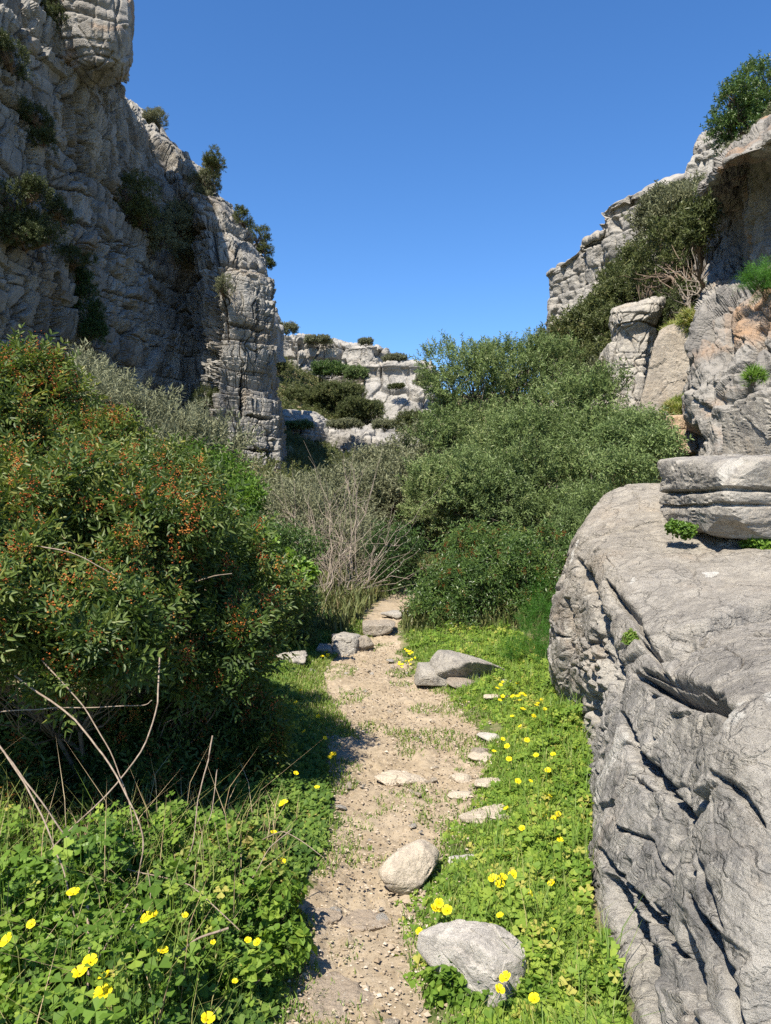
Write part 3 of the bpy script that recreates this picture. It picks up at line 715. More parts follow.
FLAT = [(398, 786, 40, 15, 'stone', 'low grey stone sunk across the path below the grass patch'), (486, 762, 34, 8, 'stone', 'flat brown stone at the path edge, upper one of the row'), (494, 788, 34, 10, 'stone', 'flat grey stone among the clover beside the path'), (497, 822, 46, 14, 'stone', 'long flat stone lying in the green verge'),
        (474, 866, 32, 9, 'white_stone', 'thin whitish stone behind the buried boulder'), (458, 800, 18, 9, 'stone', 'small stone beside a grass tuft on the path edge'), (508, 687, 24, 5, 'white_stone', 'thin pale stone in the clover beside the pointed slab'), (502, 702, 22, 6, 'stone', 'small flat stone below the thin pale stone'), (492, 742, 22, 8, 'white_stone', 'pale stone near yellow flowers on the verge'), (480, 756, 16, 8, 'tan_rock', 'small reddish stone beside the pale verge stone'),
        (462, 784, 22, 10, 'stone', 'worn brown stone at the clover margin'), (520, 912, 26, 12, 'tan_rock', 'brown stone beside the buried whitish boulder'), (318, 926, 40, 14, 'earth_rock', 'low brown rock step on the left of the path'), (360, 935, 60, 16, 'earth_rock', 'broad worn rock step crossing the path'), (330, 1022, 90, 26, 'earth_rock', 'wide worn rock at the bottom of the path'), (398, 776, 12, 5, 'white_stone', 'tiny whitish stone on the sunk grey stone')]
for i, (px, py, wp, hp, mt, lb) in enumerate(FLAT):
    stone(lb, px, py, wp, hp, mt, None, seed=100 + i, facets=9, sink=.62 if mt == 'earth_rock' else .42 if wp > 30 else .25, sub=5, k=12)
# loose pebbles: a few shapes copied over the path
pp = [tag(polyrock('pebble', (0, 0, 0), (1, .8, .5), M[m], seed=140 + i, facets=9, sub=3, k=14), 'small loose angular pebble lying on the trodden path', 'pebble', 'loose pebbles on the path') for i, m in enumerate(['white_stone', 'stone', 'white_stone', 'stone', 'stone'])]
used = 0
for i in range(900):
    y = float(2.35 + 8 * RNG.random() ** 1.7); x = float(RNG.uniform(-.9, .8))
    if path_sd(np.array([x]), np.array([y]))[0] < .0: continue
    o = pp[used] if used < 5 else pp[int(RNG.integers(5))].copy()
    if used >= 5: link(o)
    s = float(RNG.choice([.008, .011, .015, .022, .03], p=[.3, .3, .25, .1, .05])) * (1 + .05 * y)
    o.location = (x, y, Hs(x, y) - s * .05); o.scale = (s, s, s); o.rotation_euler = (float(RNG.normal(0, .25)), float(RNG.normal(0, .25)), float(RNG.uniform(0, 6.28)))
    used += 1
    if used >= 90: break

# ------------------------------------------------------------------ foliage generators
def leafq(L, Wd, fold=.25, curl=.15, base=0.0):
    """one leaf as a folded 4-point blade along +x, plus a mid point"""
    return np.array([[base, 0, 0], [base + L * .45, Wd / 2, fold * Wd], [base + L, 0, -curl * L], [base + L * .45, -Wd / 2, fold * Wd]])
def leafh(L, Wd, fold=.2, curl=.15):
    """one leaf as two folded half blades"""
    a = np.array([[0, 0, 0], [.32 * L, Wd * .46, fold * Wd], [.74 * L, Wd * .36, fold * Wd * .6 - curl * L * .5], [L, 0, -curl * L]])
    b = a * [1, -1, 1]
    return [a, b[::-1]]
def rotm(axis, a):
    axis = np.asarray(axis, float); axis = axis / np.linalg.norm(axis)
    K = np.array([[0, -axis[2], axis[1]], [axis[2], 0, -axis[0]], [-axis[1], axis[0], 0]])
    return np.eye(3) + sin(a) * K + (1 - cos(a)) * K @ K
def sprig_pinnate(seed, nl=5, pairs=3, L=.075, ll=.032, lw=.0115, stem=.09, full=True):
    """mastic twig: pinnate leaves up a short stem (axis +z)"""
    r = np.random.default_rng(seed); out = []
    for i in range(nl):
        az = i * 2.4 + r.uniform(-.3, .3); el = r.uniform(.25, 1.0) if i < nl - 1 else 1.3
        z0 = stem * (i + .5) / nl
        R = rotm((0, 0, 1), az) @ rotm((0, 1, 0), -el)
        for p in range(pairs):
            for s in (-1, 1):
                M_ = rotm((0, 0, 1), s * r.uniform(.55, .95)).T @ rotm((1, 0, 0), r.normal(0, .35)).T
                l_, w_ = ll * r.uniform(.8, 1.15), lw * r.uniform(.85, 1.15)
                for q in (leafh(l_, w_) if full else [leafq(l_, w_)]):
                    q = q @ M_; q[:, 0] += L * (.3 + .7 * p / max(1, pairs - 1))
                    out.append(q @ R.T + [0, 0, z0])
    return np.array(out)
def sprig_simple(seed, n=14, ll=.06, lw=.013, stem=.2, el=(.3, 1.0), droop=.15, full=False):
    r = np.random.default_rng(seed); out = []
    for i in range(n):
        R = rotm((0, 0, 1), i * 2.4 + r.uniform(-.4, .4)) @ rotm((0, 1, 0), -r.uniform(*el))
        l_, w_ = ll * r.uniform(.7, 1.15), lw * r.uniform(.8, 1.2); M_ = rotm((1, 0, 0), r.normal(0, .5)).T; o_ = [r.normal(0, .01), r.normal(0, .01), stem * i / n]
        for q in (leafh(l_, w_, .2, droop) if full else [leafq(l_, w_, .2, droop)]): out.append(q @ M_ @ R.T + o_)
    return np.array(out)
SPR = {
    'mastic': [sprig_pinnate(k, 7, 3) for k in range(5)],
    'mastic_far': [sprig_pinnate(k, 5, 2, .09, .05, .02, .13, False) for k in range(3)],
    'olive': [sprig_simple(k, 18, .075, .021, .26) for k in range(4)],
    'broom': [sprig_simple(k, 20, .06, .011, .18, (.3, 1.2), .1) for k in range(4)],
    'spiky': [sprig_simple(k, 14, .13, .010, .05, (.7, 1.4), .2) for k in range(4)],
    'broad': [sprig_simple(k, 9, .07, .056, .13, (-.1, .8), .25, True) for k in range(4)],
    'coarse': [sprig_simple(k, 12, .17, .06, .4, (.1, 1.1), .2) for k in range(4)],
    'far': [sprig_simple(k, 10, .34, .15, .7, (0, 1.1), .2) for k in range(4)],
    'feather': [sprig_simple(k, 46, .05, .003, .22, (.2, 1.1), .1) for k in range(3)],
}
def unit(v): return v / (np.linalg.norm(v, axis=-1, keepdims=True) + 1e-9)
def place(tmpl, pos, up, scale, rng, tone):
    """copy sprig templates to points; returns verts (n*4,3), tone per vert"""
    Vs, Ts = [], []
    which = rng.integers(0, len(tmpl), len(pos))
    for k, T in enumerate(tmpl):
        m = which == k
        if not m.any(): continue
        z = unit(up[m]); a = unit(np.cross(z, rng.normal(size=z.shape))); b = np.cross(z, a)
        R = np.stack([a, b, z], -1)                             # columns
        v = np.einsum('nij,lkj->nlki', R, T) * scale[m][:, None, None, None] + pos[m][:, None, None, :]
        t = np.clip(tone[m][:, None] + np.repeat(rng.normal(0, .13, (m.sum(), (len(T) + 1) // 2)), 2, axis=1)[:, :len(T)], 0, 1)
        Vs.append(v.reshape(-1, 3)); Ts.append(np.repeat(t.ravel(), 4))
    return np.concatenate(Vs), np.concatenate(Ts)
def quads(V): return np.arange(len(V)).reshape(-1, 4)

def tubes(polys, radii, sides=5):
    """polys (n,k,3), radii (n,k) -> verts, faces"""
    polys = np.asarray(polys, float); n, k, _ = polys.shape
    t = unit(np.gradient(polys, axis=1)); ref = np.where(np.abs(t[..., 2:3]) > .9, np.array([1., 0, 0]), np.array([0, 0, 1.]))
    a = unit(np.cross(t, ref)); b = np.cross(t, a)
    ang = np.arange(sides) / sides * 2 * pi
    V = polys[:, :, None] + np.asarray(radii)[:, :, None, None] * (a[:, :, None] * np.cos(ang)[:, None] + b[:, :, None] * np.sin(ang)[:, None])
    idx = np.arange(n * k * sides).reshape(n, k, sides); nx = np.roll(idx, -1, axis=2)
    fs = np.stack([idx[:, :-1], nx[:, :-1], nx[:, 1:], idx[:, 1:]], -1).reshape(-1, 4)
    return V.reshape(-1, 3), fs

def bez(p0, p1, bend, k, rng):
    t = np.linspace(0, 1, k)[None, :, None]
    mid = (p0 + p1) / 2 + bend
    P = (1 - t) ** 2 * p0[:, None] + 2 * t * (1 - t) * mid[:, None] + t ** 2 * p1[:, None]
    L = np.linalg.norm(p1 - p0, axis=1)[:, None, None]
    w = rng.normal(0, .025, P.shape) * L; w[:, 0] = 0; w[:, -1] = 0
    return P + w

def bush(name, label, cat, blobs, leaf, spr, mat, bark='bark', cov=6.0, foot=None, scale=1.0, tone=0.5, stems=60, stem_r=.02, group=None, seed=1, rough=.35, gap=-.15, gapf=1.0, up=.5, berries=None, stuff_stems=False, shell=(.5, 1.0), newg=.0, tonevar=.18, sub=4):
    """blobs: (px, py, Y, rx px, rz px, ry m) clumps of the crown"""
    rng = np.random.default_rng(seed)
    B = [(W(px, py, Y), .9 * np.array([rx / F * Y, ry, rz / F * Y])) for px, py, Y, rx, rz, ry in blobs]
    if sub:
        B2 = []
        for c, r in B:
            B2.append((c, r * .82))
            for _ in range(sub):
                d = unit(rng.normal(size=3)); d[2] = abs(d[2]) * .9 - .25; d[1] -= .3
                B2.append((c + unit(d) * r * rng.uniform(.62, .95), r * rng.uniform(.26, .5)))
        nB = len(B); B = B2
    else: nB = len(B)
    T = SPR[spr]; ext = np.mean([np.ptp(t.reshape(-1, 3), axis=0).max() for t in T]) * scale
    pos, up_, ctr, out_ = [], [], [], []
    for c, r in B:
        area = pi * r[0] * r[2] + .6 * pi * r[1] * (r[0] + r[2])
        n = max(60, int(cov * area / ext ** 2 * 1.7))
        d = unit(rng.normal(size=(n, 3)))
        keep = (d[:, 2] > -.75) & (rng.random(n) < np.where(d[:, 1] > .5, .5, 1))
        d = d[keep]
        lump = 1 + rough * fbm(d * 1.6 + c, 3, seed=seed) + rough * .6 * fbm(d * 4.2 + c, 2, seed=seed + 3)
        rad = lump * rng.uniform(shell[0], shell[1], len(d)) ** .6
        p = c + d * r * rad[:, None]
        g = fbm(p * gapf * 1.3 / max(.25, r.mean()) * 1.2, 3, seed=seed + 8)
        k = g > gap + rng.normal(0, .06, len(p))
        pos.append(p[k]); out_.append((rad / lump)[k]); up_.append(unit(d[k] / r * r.mean()) * (1 - up) + np.array([0, 0, up]) + rng.normal(0, .3, (k.sum(), 3)))
    pos = np.concatenate(pos); up_ = np.concatenate(up_); out_ = np.concatenate(out_)
    gz = H(pos[:, 0], pos[:, 1]); k = (pos[:, 2] > gz + .02); k = k if k.mean() > .5 else k | True; pos, up_, out_ = pos[k], up_[k], out_[k]
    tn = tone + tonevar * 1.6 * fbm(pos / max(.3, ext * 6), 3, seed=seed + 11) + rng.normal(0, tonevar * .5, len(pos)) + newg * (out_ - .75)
    V, Tn = place(T, pos, up_, scale * rng.uniform(.75, 1.25, len(pos)), rng, tn)
    c0 = np.mean([b[0] for b in B], 0)
    if foot is None:
        foot = np.array([c0[0], c0[1] + .1, 0]); foot[2] = Hs(foot[0], foot[1]) - .03
    root = tag(empty(name, foot), label, cat, group)
    mesh('foliage', V, quads(V), M[mat], loc=foot, parent=root, attr=Tn)
    # stems: foot -> blob centres -> twigs
    B = B[::sub + 1] if sub else B
    k1 = []; r1 = []
    cs = np.array([b[0] - np.array([0, 0, b[1][2] * .25]) for b in B])
    f0 = np.repeat(foot[None], len(cs), 0) + rng.normal(0, .05 * ext / .2, (len(cs), 3)) * [1, 1, 0]
    if stem_r > 0:
        P1 = bez(f0, cs, rng.normal(0, .12, (len(cs), 3)) * np.linalg.norm(cs - f0, axis=1)[:, None], 7, rng)
        V1, F1 = tubes(P1, np.linspace(stem_r, stem_r * .5, 7)[None].repeat(len(cs), 0), 6)
        sel = rng.choice(len(pos), min(len(pos), stems * len(B)), replace=False)
        bi = np.argmin(np.linalg.norm(pos[sel][:, None] - cs[None], axis=2), axis=1)
        tt = rng.integers(3, 7, len(sel)); st = P1[bi, tt]
        pe = st + (pos[sel] - st) * rng.uniform(.6, .92, (len(sel), 1))
        P2 = bez(st, pe, rng.normal(0, .15, (len(sel), 3)) * np.linalg.norm(pos[sel] - st, axis=1)[:, None] + [0, 0, .0], 5, rng)
        V2, F2 = tubes(P2, np.linspace(stem_r * .32, stem_r * .07, 5)[None].repeat(len(sel), 0), 4)
        mesh('branches', np.concatenate([V1, V2]), np.concatenate([F1, F2 + len(V1)]), M[bark], loc=foot, parent=root)
    if berries:
        nb, br, bm = berries
        pr = np.clip(out_ - .72, 0.001, 1) ** 1.5 * (.12 + (fbm(pos * 2.2, 2, seed=seed + 20) > .0))
        sel = rng.choice(len(pos), min(nb, len(pos) // 2), replace=False, p=pr / pr.sum())
        oct_ = np.array([[1, 0, 0], [0, 1, 0], [-1, 0, 0], [0, -1, 0], [0, 0, 1.1], [0, 0, -1.1]]) * br
        of = np.array([[0, 1, 4], [1, 2, 4], [2, 3, 4], [3, 0, 4], [1, 0, 5], [2, 1, 5], [3, 2, 5], [0, 3, 5]])
        m_ = 34
        ctr = pos[sel] + unit(up_[sel]) * .07 * scale + np.array([0, -.01, .03]) * scale
        cc = (ctr[:, None] + rng.normal(0, 1, (len(sel), m_, 3)) * np.array([.011, .011, .019]) * scale * (br / .0036)).reshape(-1, 3)
        Vb = cc[:, None] + oct_[None] * rng.uniform(.6, 1.3, (len(cc), 1, 1))
        Fb = (np.arange(len(cc))[:, None, None] * 6 + of[None]).reshape(-1, 3)
        tb = np.repeat(np.clip(np.repeat(rng.random(len(sel)), m_) + rng.normal(0, .15, len(cc)), 0, 1), 6)
        mesh('berries', Vb.reshape(-1, 3), Fb, M[bm], loc=foot, parent=root, attr=tb)['kind'] = 'stuff'
    return root

M['mastic'] = mat_leaf('mastic_leaf', [(0, (.026, .048, .013)), (.45, (.070, .116, .027)), (.8, (.145, .185, .042)), (1, (.26, .25, .06))], .32, .48, .32)
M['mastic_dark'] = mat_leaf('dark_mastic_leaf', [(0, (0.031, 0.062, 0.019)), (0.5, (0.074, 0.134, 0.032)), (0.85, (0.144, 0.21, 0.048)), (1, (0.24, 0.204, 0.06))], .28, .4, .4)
M['olive'] = mat_leaf('olive_leaf', [(0, (0.061, 0.093, 0.034)), (0.45, (0.128, 0.184, 0.058)), (0.8, (0.198, 0.263, 0.093)), (1, (0.267, 0.304, 0.13))], .30, .5, .3)
M['olive_grey'] = mat_leaf('grey_olive_leaf', [(0, (0.09, 0.096, 0.055)), (0.5, (0.18, 0.192, 0.103)), (1, (0.3, 0.3, 0.192))], .28, .55, .25)
M['broom'] = mat_leaf('broom_leaf', [(0, (0.11, 0.12, 0.07)), (0.5, (0.22, 0.23, 0.135)), (1, (0.34, 0.34, 0.21))], .25, .6, .2)
M['green'] = mat_leaf('fresh_leaf', [(0, (0.045, 0.09, 0.018)), (0.5, (0.11, 0.2, 0.03)), (1, (0.2, 0.32, 0.05))], .36, .45, .3)
M['maquis'] = mat_leaf('maquis_leaf', [(0, (0.044, 0.057, 0.021)), (0.5, (0.098, 0.121, 0.039)), (0.85, (0.167, 0.172, 0.063)), (1, (0.23, 0.184, 0.092))], .26, .5, .3)
M['clover'] = mat_leaf('clover_leaf', [(0, (.045, .10, .013)), (.5, (.13, .225, .03)), (.9, (.27, .36, .055)), (1, (.40, .38, .09))], .40, .6, .2)
M['clover_dark'] = mat_leaf('bramble_leaf', [(0, (.03, .07, .014)), (.5, (.085, .155, .028)), (.9, (.19, .27, .05)), (1, (.33, .28, .09))], .36, .6, .2)
M['grass'] = mat_leaf('grass_blade', [(0, (.08, .15, .02)), (.5, (.15, .24, .04)), (1, (.33, .30, .12))], .34, .5, .3)
M['fern'] = mat_leaf('feathery_leaf', [(0, (0.024, 0.08, 0.01)), (0.5, (0.048, 0.144, 0.016)), (1, (0.088, 0.208, 0.028))], .36, .5, .25)
M['berry'] = mat_leaf('mastic_berry', [(0, (.22, .055, .016)), (.5, (.38, .11, .03)), (1, (.46, .21, .05))], .12, .5, .3)
M['berry_dark'] = mat_leaf('dull_berry', [(0, (.12, .04, .015)), (.5, (.20, .07, .02)), (1, (.26, .11, .03))], .1, .5, .3)
M['bark'] = mat_bark('brown_bark', (.12, .085, .06), (.22, .17, .13))
M['bark_pale'] = mat_bark('pale_bark', (.25, .205, .16), (.44, .38, .30))
M['dead_stem'] = mat_bark('dead_stem', (.17, .125, .09), (.33, .265, .205), 30)
M['twig'] = mat_bark('grey_twig', (.15, .122, .095), (.29, .245, .195))
M['bark_grey'] = mat_bark('grey_bark', (.15, .125, .10), (.27, .235, .20))

# ------------------------------------------------------------------ shrubs and trees (photo pixel, distance in metres)
# left foreground
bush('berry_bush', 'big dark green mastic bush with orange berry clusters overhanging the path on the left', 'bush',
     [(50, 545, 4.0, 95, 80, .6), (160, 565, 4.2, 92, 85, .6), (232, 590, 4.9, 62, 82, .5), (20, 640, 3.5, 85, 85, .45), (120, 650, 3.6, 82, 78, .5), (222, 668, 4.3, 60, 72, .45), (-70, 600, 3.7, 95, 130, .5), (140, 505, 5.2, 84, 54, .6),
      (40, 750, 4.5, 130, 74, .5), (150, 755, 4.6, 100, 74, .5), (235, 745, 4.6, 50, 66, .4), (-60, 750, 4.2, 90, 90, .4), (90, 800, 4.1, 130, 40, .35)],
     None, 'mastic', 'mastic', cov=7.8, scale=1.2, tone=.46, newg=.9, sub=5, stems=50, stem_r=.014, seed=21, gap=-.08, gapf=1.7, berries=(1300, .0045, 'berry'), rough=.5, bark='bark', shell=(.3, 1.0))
bush('berry_bush', 'yellowish mastic bush rising behind the big left bush, under the shaded cliff', 'bush',
     [(25, 438, 6.8, 80, 58, .8), (92, 456, 7.2, 42, 42, .7), (-50, 450, 6.6, 90, 78, .8), (60, 495, 6.3, 100, 50, .7), (20, 398, 7.0, 46, 34, .6)],
     None, 'mastic', 'mastic', cov=6.5, scale=1.65, tone=.52, newg=.9, stems=40, stem_r=.016, seed=22, gap=-.10, gapf=1.5, berries=(620, .0058, 'berry'), rough=.4)
bush('broom_bush', 'pale grey green broom bush behind the mastic bushes at the cliff foot', 'bush',
     [(110, 420, 11, 62, 46, 1.2), (165, 440, 11.4, 62, 46, 1.2), (205, 462, 11.2, 40, 40, 1.0), (75, 400, 11.6, 50, 40, 1.0), (140, 480, 10.6, 80, 50, 1.0)],
     None, 'broom', 'broom', cov=6, scale=1.7, tone=.5, stems=70, stem_r=.022, seed=23, bark='bark_pale', rough=.45, gap=-.16)
bush('evergreen_bush', 'fresh green bush between the grey broom and the sunlit cliff nose', 'bush',
     [(212, 492, 10.2, 32, 36, .7), (232, 516, 9.8, 26, 34, .7), (186, 476, 10.6, 26, 22, .6)], None, 'mastic_far', 'green', cov=4.5, scale=1.2, tone=.42, stem_r=.02, seed=24)
bush('evergreen_bush', 'dark round bush left of the path with a bright vine over it', 'bush',
     [(262, 590, 8.6, 44, 52, .6), (290, 612, 8.9, 30, 40, .5), (240, 555, 8.8, 34, 40, .6), (285, 560, 9.2, 30, 34, .5)], None, 'mastic_far', 'mastic_dark', cov=4.5, scale=.95, tone=.42, stem_r=.018, seed=25, gap=-.12)
bush('vine', 'bright green broad leaved vine climbing over the dark bush on the left', 'vine',
     [(262, 560, 8.0, 34, 22, .25), (285, 580, 8.1, 26, 20, .2), (240, 580, 7.9, 22, 18, .2)], None, 'broad', 'green', cov=1.4, scale=.9, tone=.75, stem_r=.008, stems=20, seed=26)
bush('evergreen_bush', 'low dull bush above the grey stones left of the path', 'bush',
     [(270, 640, 9.0, 28, 24, .4), (298, 636, 9.4, 22, 20, .4)], None, 'mastic_far', 'olive', cov=4, scale=.8, tone=.3, stem_r=.012, seed=27)
# centre
bush('twiggy_bush', 'half bare grey bush with pale upright branches at the end of the path', 'bush',
     [(330, 540, 14.0, 62, 52, 1.2), (300, 560, 13.4, 44, 50, 1.0), (365, 560, 13.8, 40, 56, 1.0), (330, 600, 13.0, 58, 36, .9), (290, 520, 14.4, 44, 34, 1.0)],
     None, 'broom', 'broom', cov=5.0, scale=1.7, tone=.5, stems=90, stem_r=.022, seed=31, bark='twig', gap=-.02, rough=.4)
bush('evergreen_bush', 'grey green bush behind the bare twigs under the far crags', 'bush',
     [(300, 514, 18, 46, 26, 1.2), (350, 496, 18, 46, 30, 1.2), (395, 500, 17.5, 36, 40, 1.2), (330, 520, 16.5, 70, 34, 1.0)], None, 'olive', 'olive_grey', cov=7.5, scale=1.6, tone=.55, stem_r=.03, seed=32)
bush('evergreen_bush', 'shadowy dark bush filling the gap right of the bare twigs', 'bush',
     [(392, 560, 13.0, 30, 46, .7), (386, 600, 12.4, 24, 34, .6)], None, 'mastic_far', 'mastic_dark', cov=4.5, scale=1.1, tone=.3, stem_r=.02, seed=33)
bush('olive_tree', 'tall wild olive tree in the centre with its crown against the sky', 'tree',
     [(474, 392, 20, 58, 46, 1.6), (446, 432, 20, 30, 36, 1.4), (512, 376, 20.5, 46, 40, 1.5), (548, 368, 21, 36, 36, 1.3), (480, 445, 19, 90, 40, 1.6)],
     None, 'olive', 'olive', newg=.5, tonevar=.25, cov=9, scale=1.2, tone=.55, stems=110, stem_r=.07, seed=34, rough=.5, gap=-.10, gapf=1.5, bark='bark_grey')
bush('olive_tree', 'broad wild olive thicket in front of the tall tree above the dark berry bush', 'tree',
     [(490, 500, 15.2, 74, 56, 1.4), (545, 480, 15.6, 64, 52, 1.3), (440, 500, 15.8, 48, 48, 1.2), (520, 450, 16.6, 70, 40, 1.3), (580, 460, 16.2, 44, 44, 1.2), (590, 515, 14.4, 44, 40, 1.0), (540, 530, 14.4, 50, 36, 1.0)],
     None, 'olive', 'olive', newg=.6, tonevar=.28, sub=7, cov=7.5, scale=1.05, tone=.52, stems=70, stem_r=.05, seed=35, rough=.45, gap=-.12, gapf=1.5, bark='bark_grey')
bush('olive_tree', 'greyish young olive tree standing left of the tall one', 'tree',
     [(420, 465, 19, 34, 44, 1.2), (400, 490, 18, 30, 34, 1.0), (372, 478, 20, 26, 30, 1.0)], None, 'olive', 'olive_grey', cov=7, scale=1.4, tone=.55, stem_r=.04, seed=36, gap=-.08)
bush('olive_tree', 'pale olive tree right of the tall one below the skyline crags', 'tree',
     [(585, 405, 18.5, 44, 40, 1.2), (560, 430, 18, 40, 36, 1.2), (610, 440, 16.5, 40, 34, 1.0), (630, 460, 14.2, 40, 26, .9)], None, 'olive', 'olive', newg=.5, cov=7.5, scale=1.35, tone=.56, stem_r=.04, seed=37, rough=.45)
bush('berry_bush', 'large rounded dark green mastic bush right of the path end', 'bush',
     [(470, 600, 10.6, 70, 62, .9), (440, 622, 10.2, 46, 44, .7), (520, 600, 10.4, 54, 60, .8), (490, 555, 11.2, 64, 34, .8), (545, 570, 10.6, 40, 50, .7)],
     None, 'mastic_far', 'mastic_dark', cov=7, scale=.95, tone=.5, newg=.6, stem_r=.03, seed=38, berries=(200, .0055, 'berry_dark'), rough=.34, gap=-.14)
bush('evergreen_bush', 'dense green bush closing the gap behind the top of the huge boulder', 'bush', [(592, 520, 12.0, 34, 34, .7), (620, 495, 12.4, 34, 26, .7), (575, 550, 11.4, 24, 34, .6)], None, 'mastic_far', 'olive', cov=5.5, scale=.95, tone=.4, stem_r=.018, seed=29)
bush('fennel', 'feathery bright green fennel plant beside the far end of the huge boulder', 'plant',
     [(540, 632, 8.4, 22, 40, .25), (530, 655, 8.0, 22, 26, .2), (548, 660, 7.8, 16, 26, .2)], None, 'feather', 'fern', cov=4.0, scale=.9, tone=.45, stem_r=.006, stems=20, seed=39)
bush('evergreen_bush', 'low mixed green bush under the pillar above the huge boulder', 'bush',
     [(640, 440, 12.5, 34, 26, .6), (612, 452, 12.2, 30, 20, .6), (655, 458, 11, 30, 18, .5), (625, 475, 10.4, 36, 14, .4)], None, 'mastic_far', 'olive', cov=4.5, scale=1.1, tone=.6, stem_r=.016, seed=40)
# right-hand slope
def sb(label, blobs, seed, mat='maquis', spr='coarse', cov=5.5, scale=1.0, tone=.5, foot=None, name='shrub', cat='bush', **kw):
    return bush(name, label, cat, blobs, None, spr, mat, cov=cov, scale=scale, tone=tone, seed=seed, foot=foot, stem_r=kw.pop('stem_r', .06), stems=kw.pop('stems', 50), **kw)
sb('dense dark shrub low on the right slope below the skyline crags', [(575, 350, 33, 36, 40, 2.4), (602, 330, 34, 36, 34, 2.4), (590, 375, 31, 40, 30, 2.0), (556, 355, 34, 16, 20, 1.6)], 51)
sb('dense dark shrub in the middle of the right slope', [(628, 296, 33, 38, 38, 2.4), (650, 262, 33, 38, 34, 2.4), (600, 325, 33, 30, 30, 2.0), (610, 335, 31, 36, 30, 2.0)], 52, scale=.9)
sb('greyish tangled shrub above the pillar with its crown on the skyline', [(664, 226, 30, 36, 32, 2.0), (690, 208, 30, 24, 28, 1.8), (662, 212, 34, 16, 14, 1.6)], 53, 'olive_grey', tone=.42)
sb('gnarled dark tree with a pale bent trunk beside the shaded hollow', [(672, 255, 24, 42, 34, 1.6), (690, 230, 24, 26, 34, 1.4), (650, 275, 25, 32, 26, 1.5), (668, 285, 24, 30, 20, 1.3), (702, 232, 17.6, 9, 34, .5)], 54, 'maquis', cov=2.6, scale=.75, tone=.4, name='gnarled_tree', cat='tree', foot=W(697, 320, 20.5), bark='bark', stem_r=.06, stems=40)
sb('dark twiggy shrub in the gully between the pillar and the hollow', [(672, 320, 21, 16, 26, .9), (680, 300, 21.5, 18, 20, .9)], 55, 'maquis', cov=1.8, scale=.6, tone=.25, stems=120, stem_r=.03)
sb('yellow green grass clump above the smooth tan block', [(690, 328, 17.4, 10, 12, .4), (676, 336, 18, 10, 9, .4)], 56, 'grass', 'spiky', cov=4, scale=1.6, tone=.8, name='grass_clump', cat='grass', stem_r=.01)
sb('tall dark tree on the crag at the top right corner', [(752, 92, 24, 26, 28, 1.3), (730, 112, 24, 20, 24, 1.2), (765, 120, 23.5, 30, 28, 1.3), (722, 132, 24, 14, 12, .8), (750, 138, 23.5, 28, 18, 1.2)], 57, 'mastic_dark', cov=3.6, scale=.62, tone=.45, name='tree', cat='tree', foot=W(755, 165, 23.5), stem_r=.07)
sb('grey leafed bush leaning out below the top right tree', [(762, 150, 22, 28, 18, 1.0), (735, 160, 22.5, 18, 12, .8), (775, 130, 22, 14, 26, .8)], 58, 'olive_grey', cov=3, scale=.6, tone=.45, foot=W(768, 172, 22))
sb('bright green fern hanging on the lip below the hollow', [(763, 288, 12.0, 20, 13, .3), (778, 280, 11.8, 18, 14, .3)], 59, 'fern', 'feather', cov=5, scale=1.2, tone=.6, name='fern', cat='fern', foot=W(772, 302, 12.3), stem_r=.008)
sb('spiky leafed asphodel growing from the rock behind the slab', [(754, 382, 8.2, 7, 12, .08)], 60, 'green', 'spiky', cov=5, scale=.7, tone=.6, name='asphodel', cat='plant', foot=W(754, 396, 8.2), stem_r=.004)
sb('yellow green grass tuft under the smooth tan block', [(682, 408, 15, 14, 8, .3), (672, 414, 14.6, 12, 6, .3)], 61, 'grass', 'spiky', cov=4, scale=1.1, tone=.7, name='grass_clump', cat='grass', stem_r=.006)
sb('brown twiggy bush left of the pillar on the slope', [(600, 385, 22, 24, 22, 1.0), (585, 400, 21.5, 24, 20, 1.0)], 62, 'olive_grey', cov=2.4, scale=.7, tone=.25, stems=90)
sb('small green plant tuft wedged under the edge of the cracked slab', [(757, 549, 4.93, 19, 7, .07), (775, 550, 4.9, 14, 7, .06)], 63, 'clover', 'broad', cov=3.5, scale=.42, tone=.5, name='plant_tuft', cat='plant', stem_r=.003, foot=W(764, 556, 4.95))
sb('tiny green plant at the left corner of the cracked slab', [(684, 532, 5.15, 9, 5, .05), (673, 529, 5.2, 5, 4, .04)], 64, 'green', 'broad', cov=2.5, scale=.3, tone=.5, name='plant_tuft', cat='plant', stem_r=.002, foot=W(680, 537, 5.2))
sb('tiny moss tuft in the hollow of the huge boulder', [(712, 745, 3.22, 7, 9, .04), (704, 753, 3.2, 8, 4, .04)], 65, 'green', 'broad', cov=2.5, scale=.17, tone=.6, name='moss_tuft', cat='moss', stem_r=.001, foot=W(708, 756, 3.25))
sb('yellowish moss clump in the upper crack of the huge boulder', [(657, 642, 3.9, 5, 5, .04), (630, 640, 4.0, 4, 8, .04)], 66, 'grass', 'broad', cov=2.5, scale=.2, tone=.5, name='moss_tuft', cat='moss', stem_r=.001, foot=W(650, 648, 4.05))
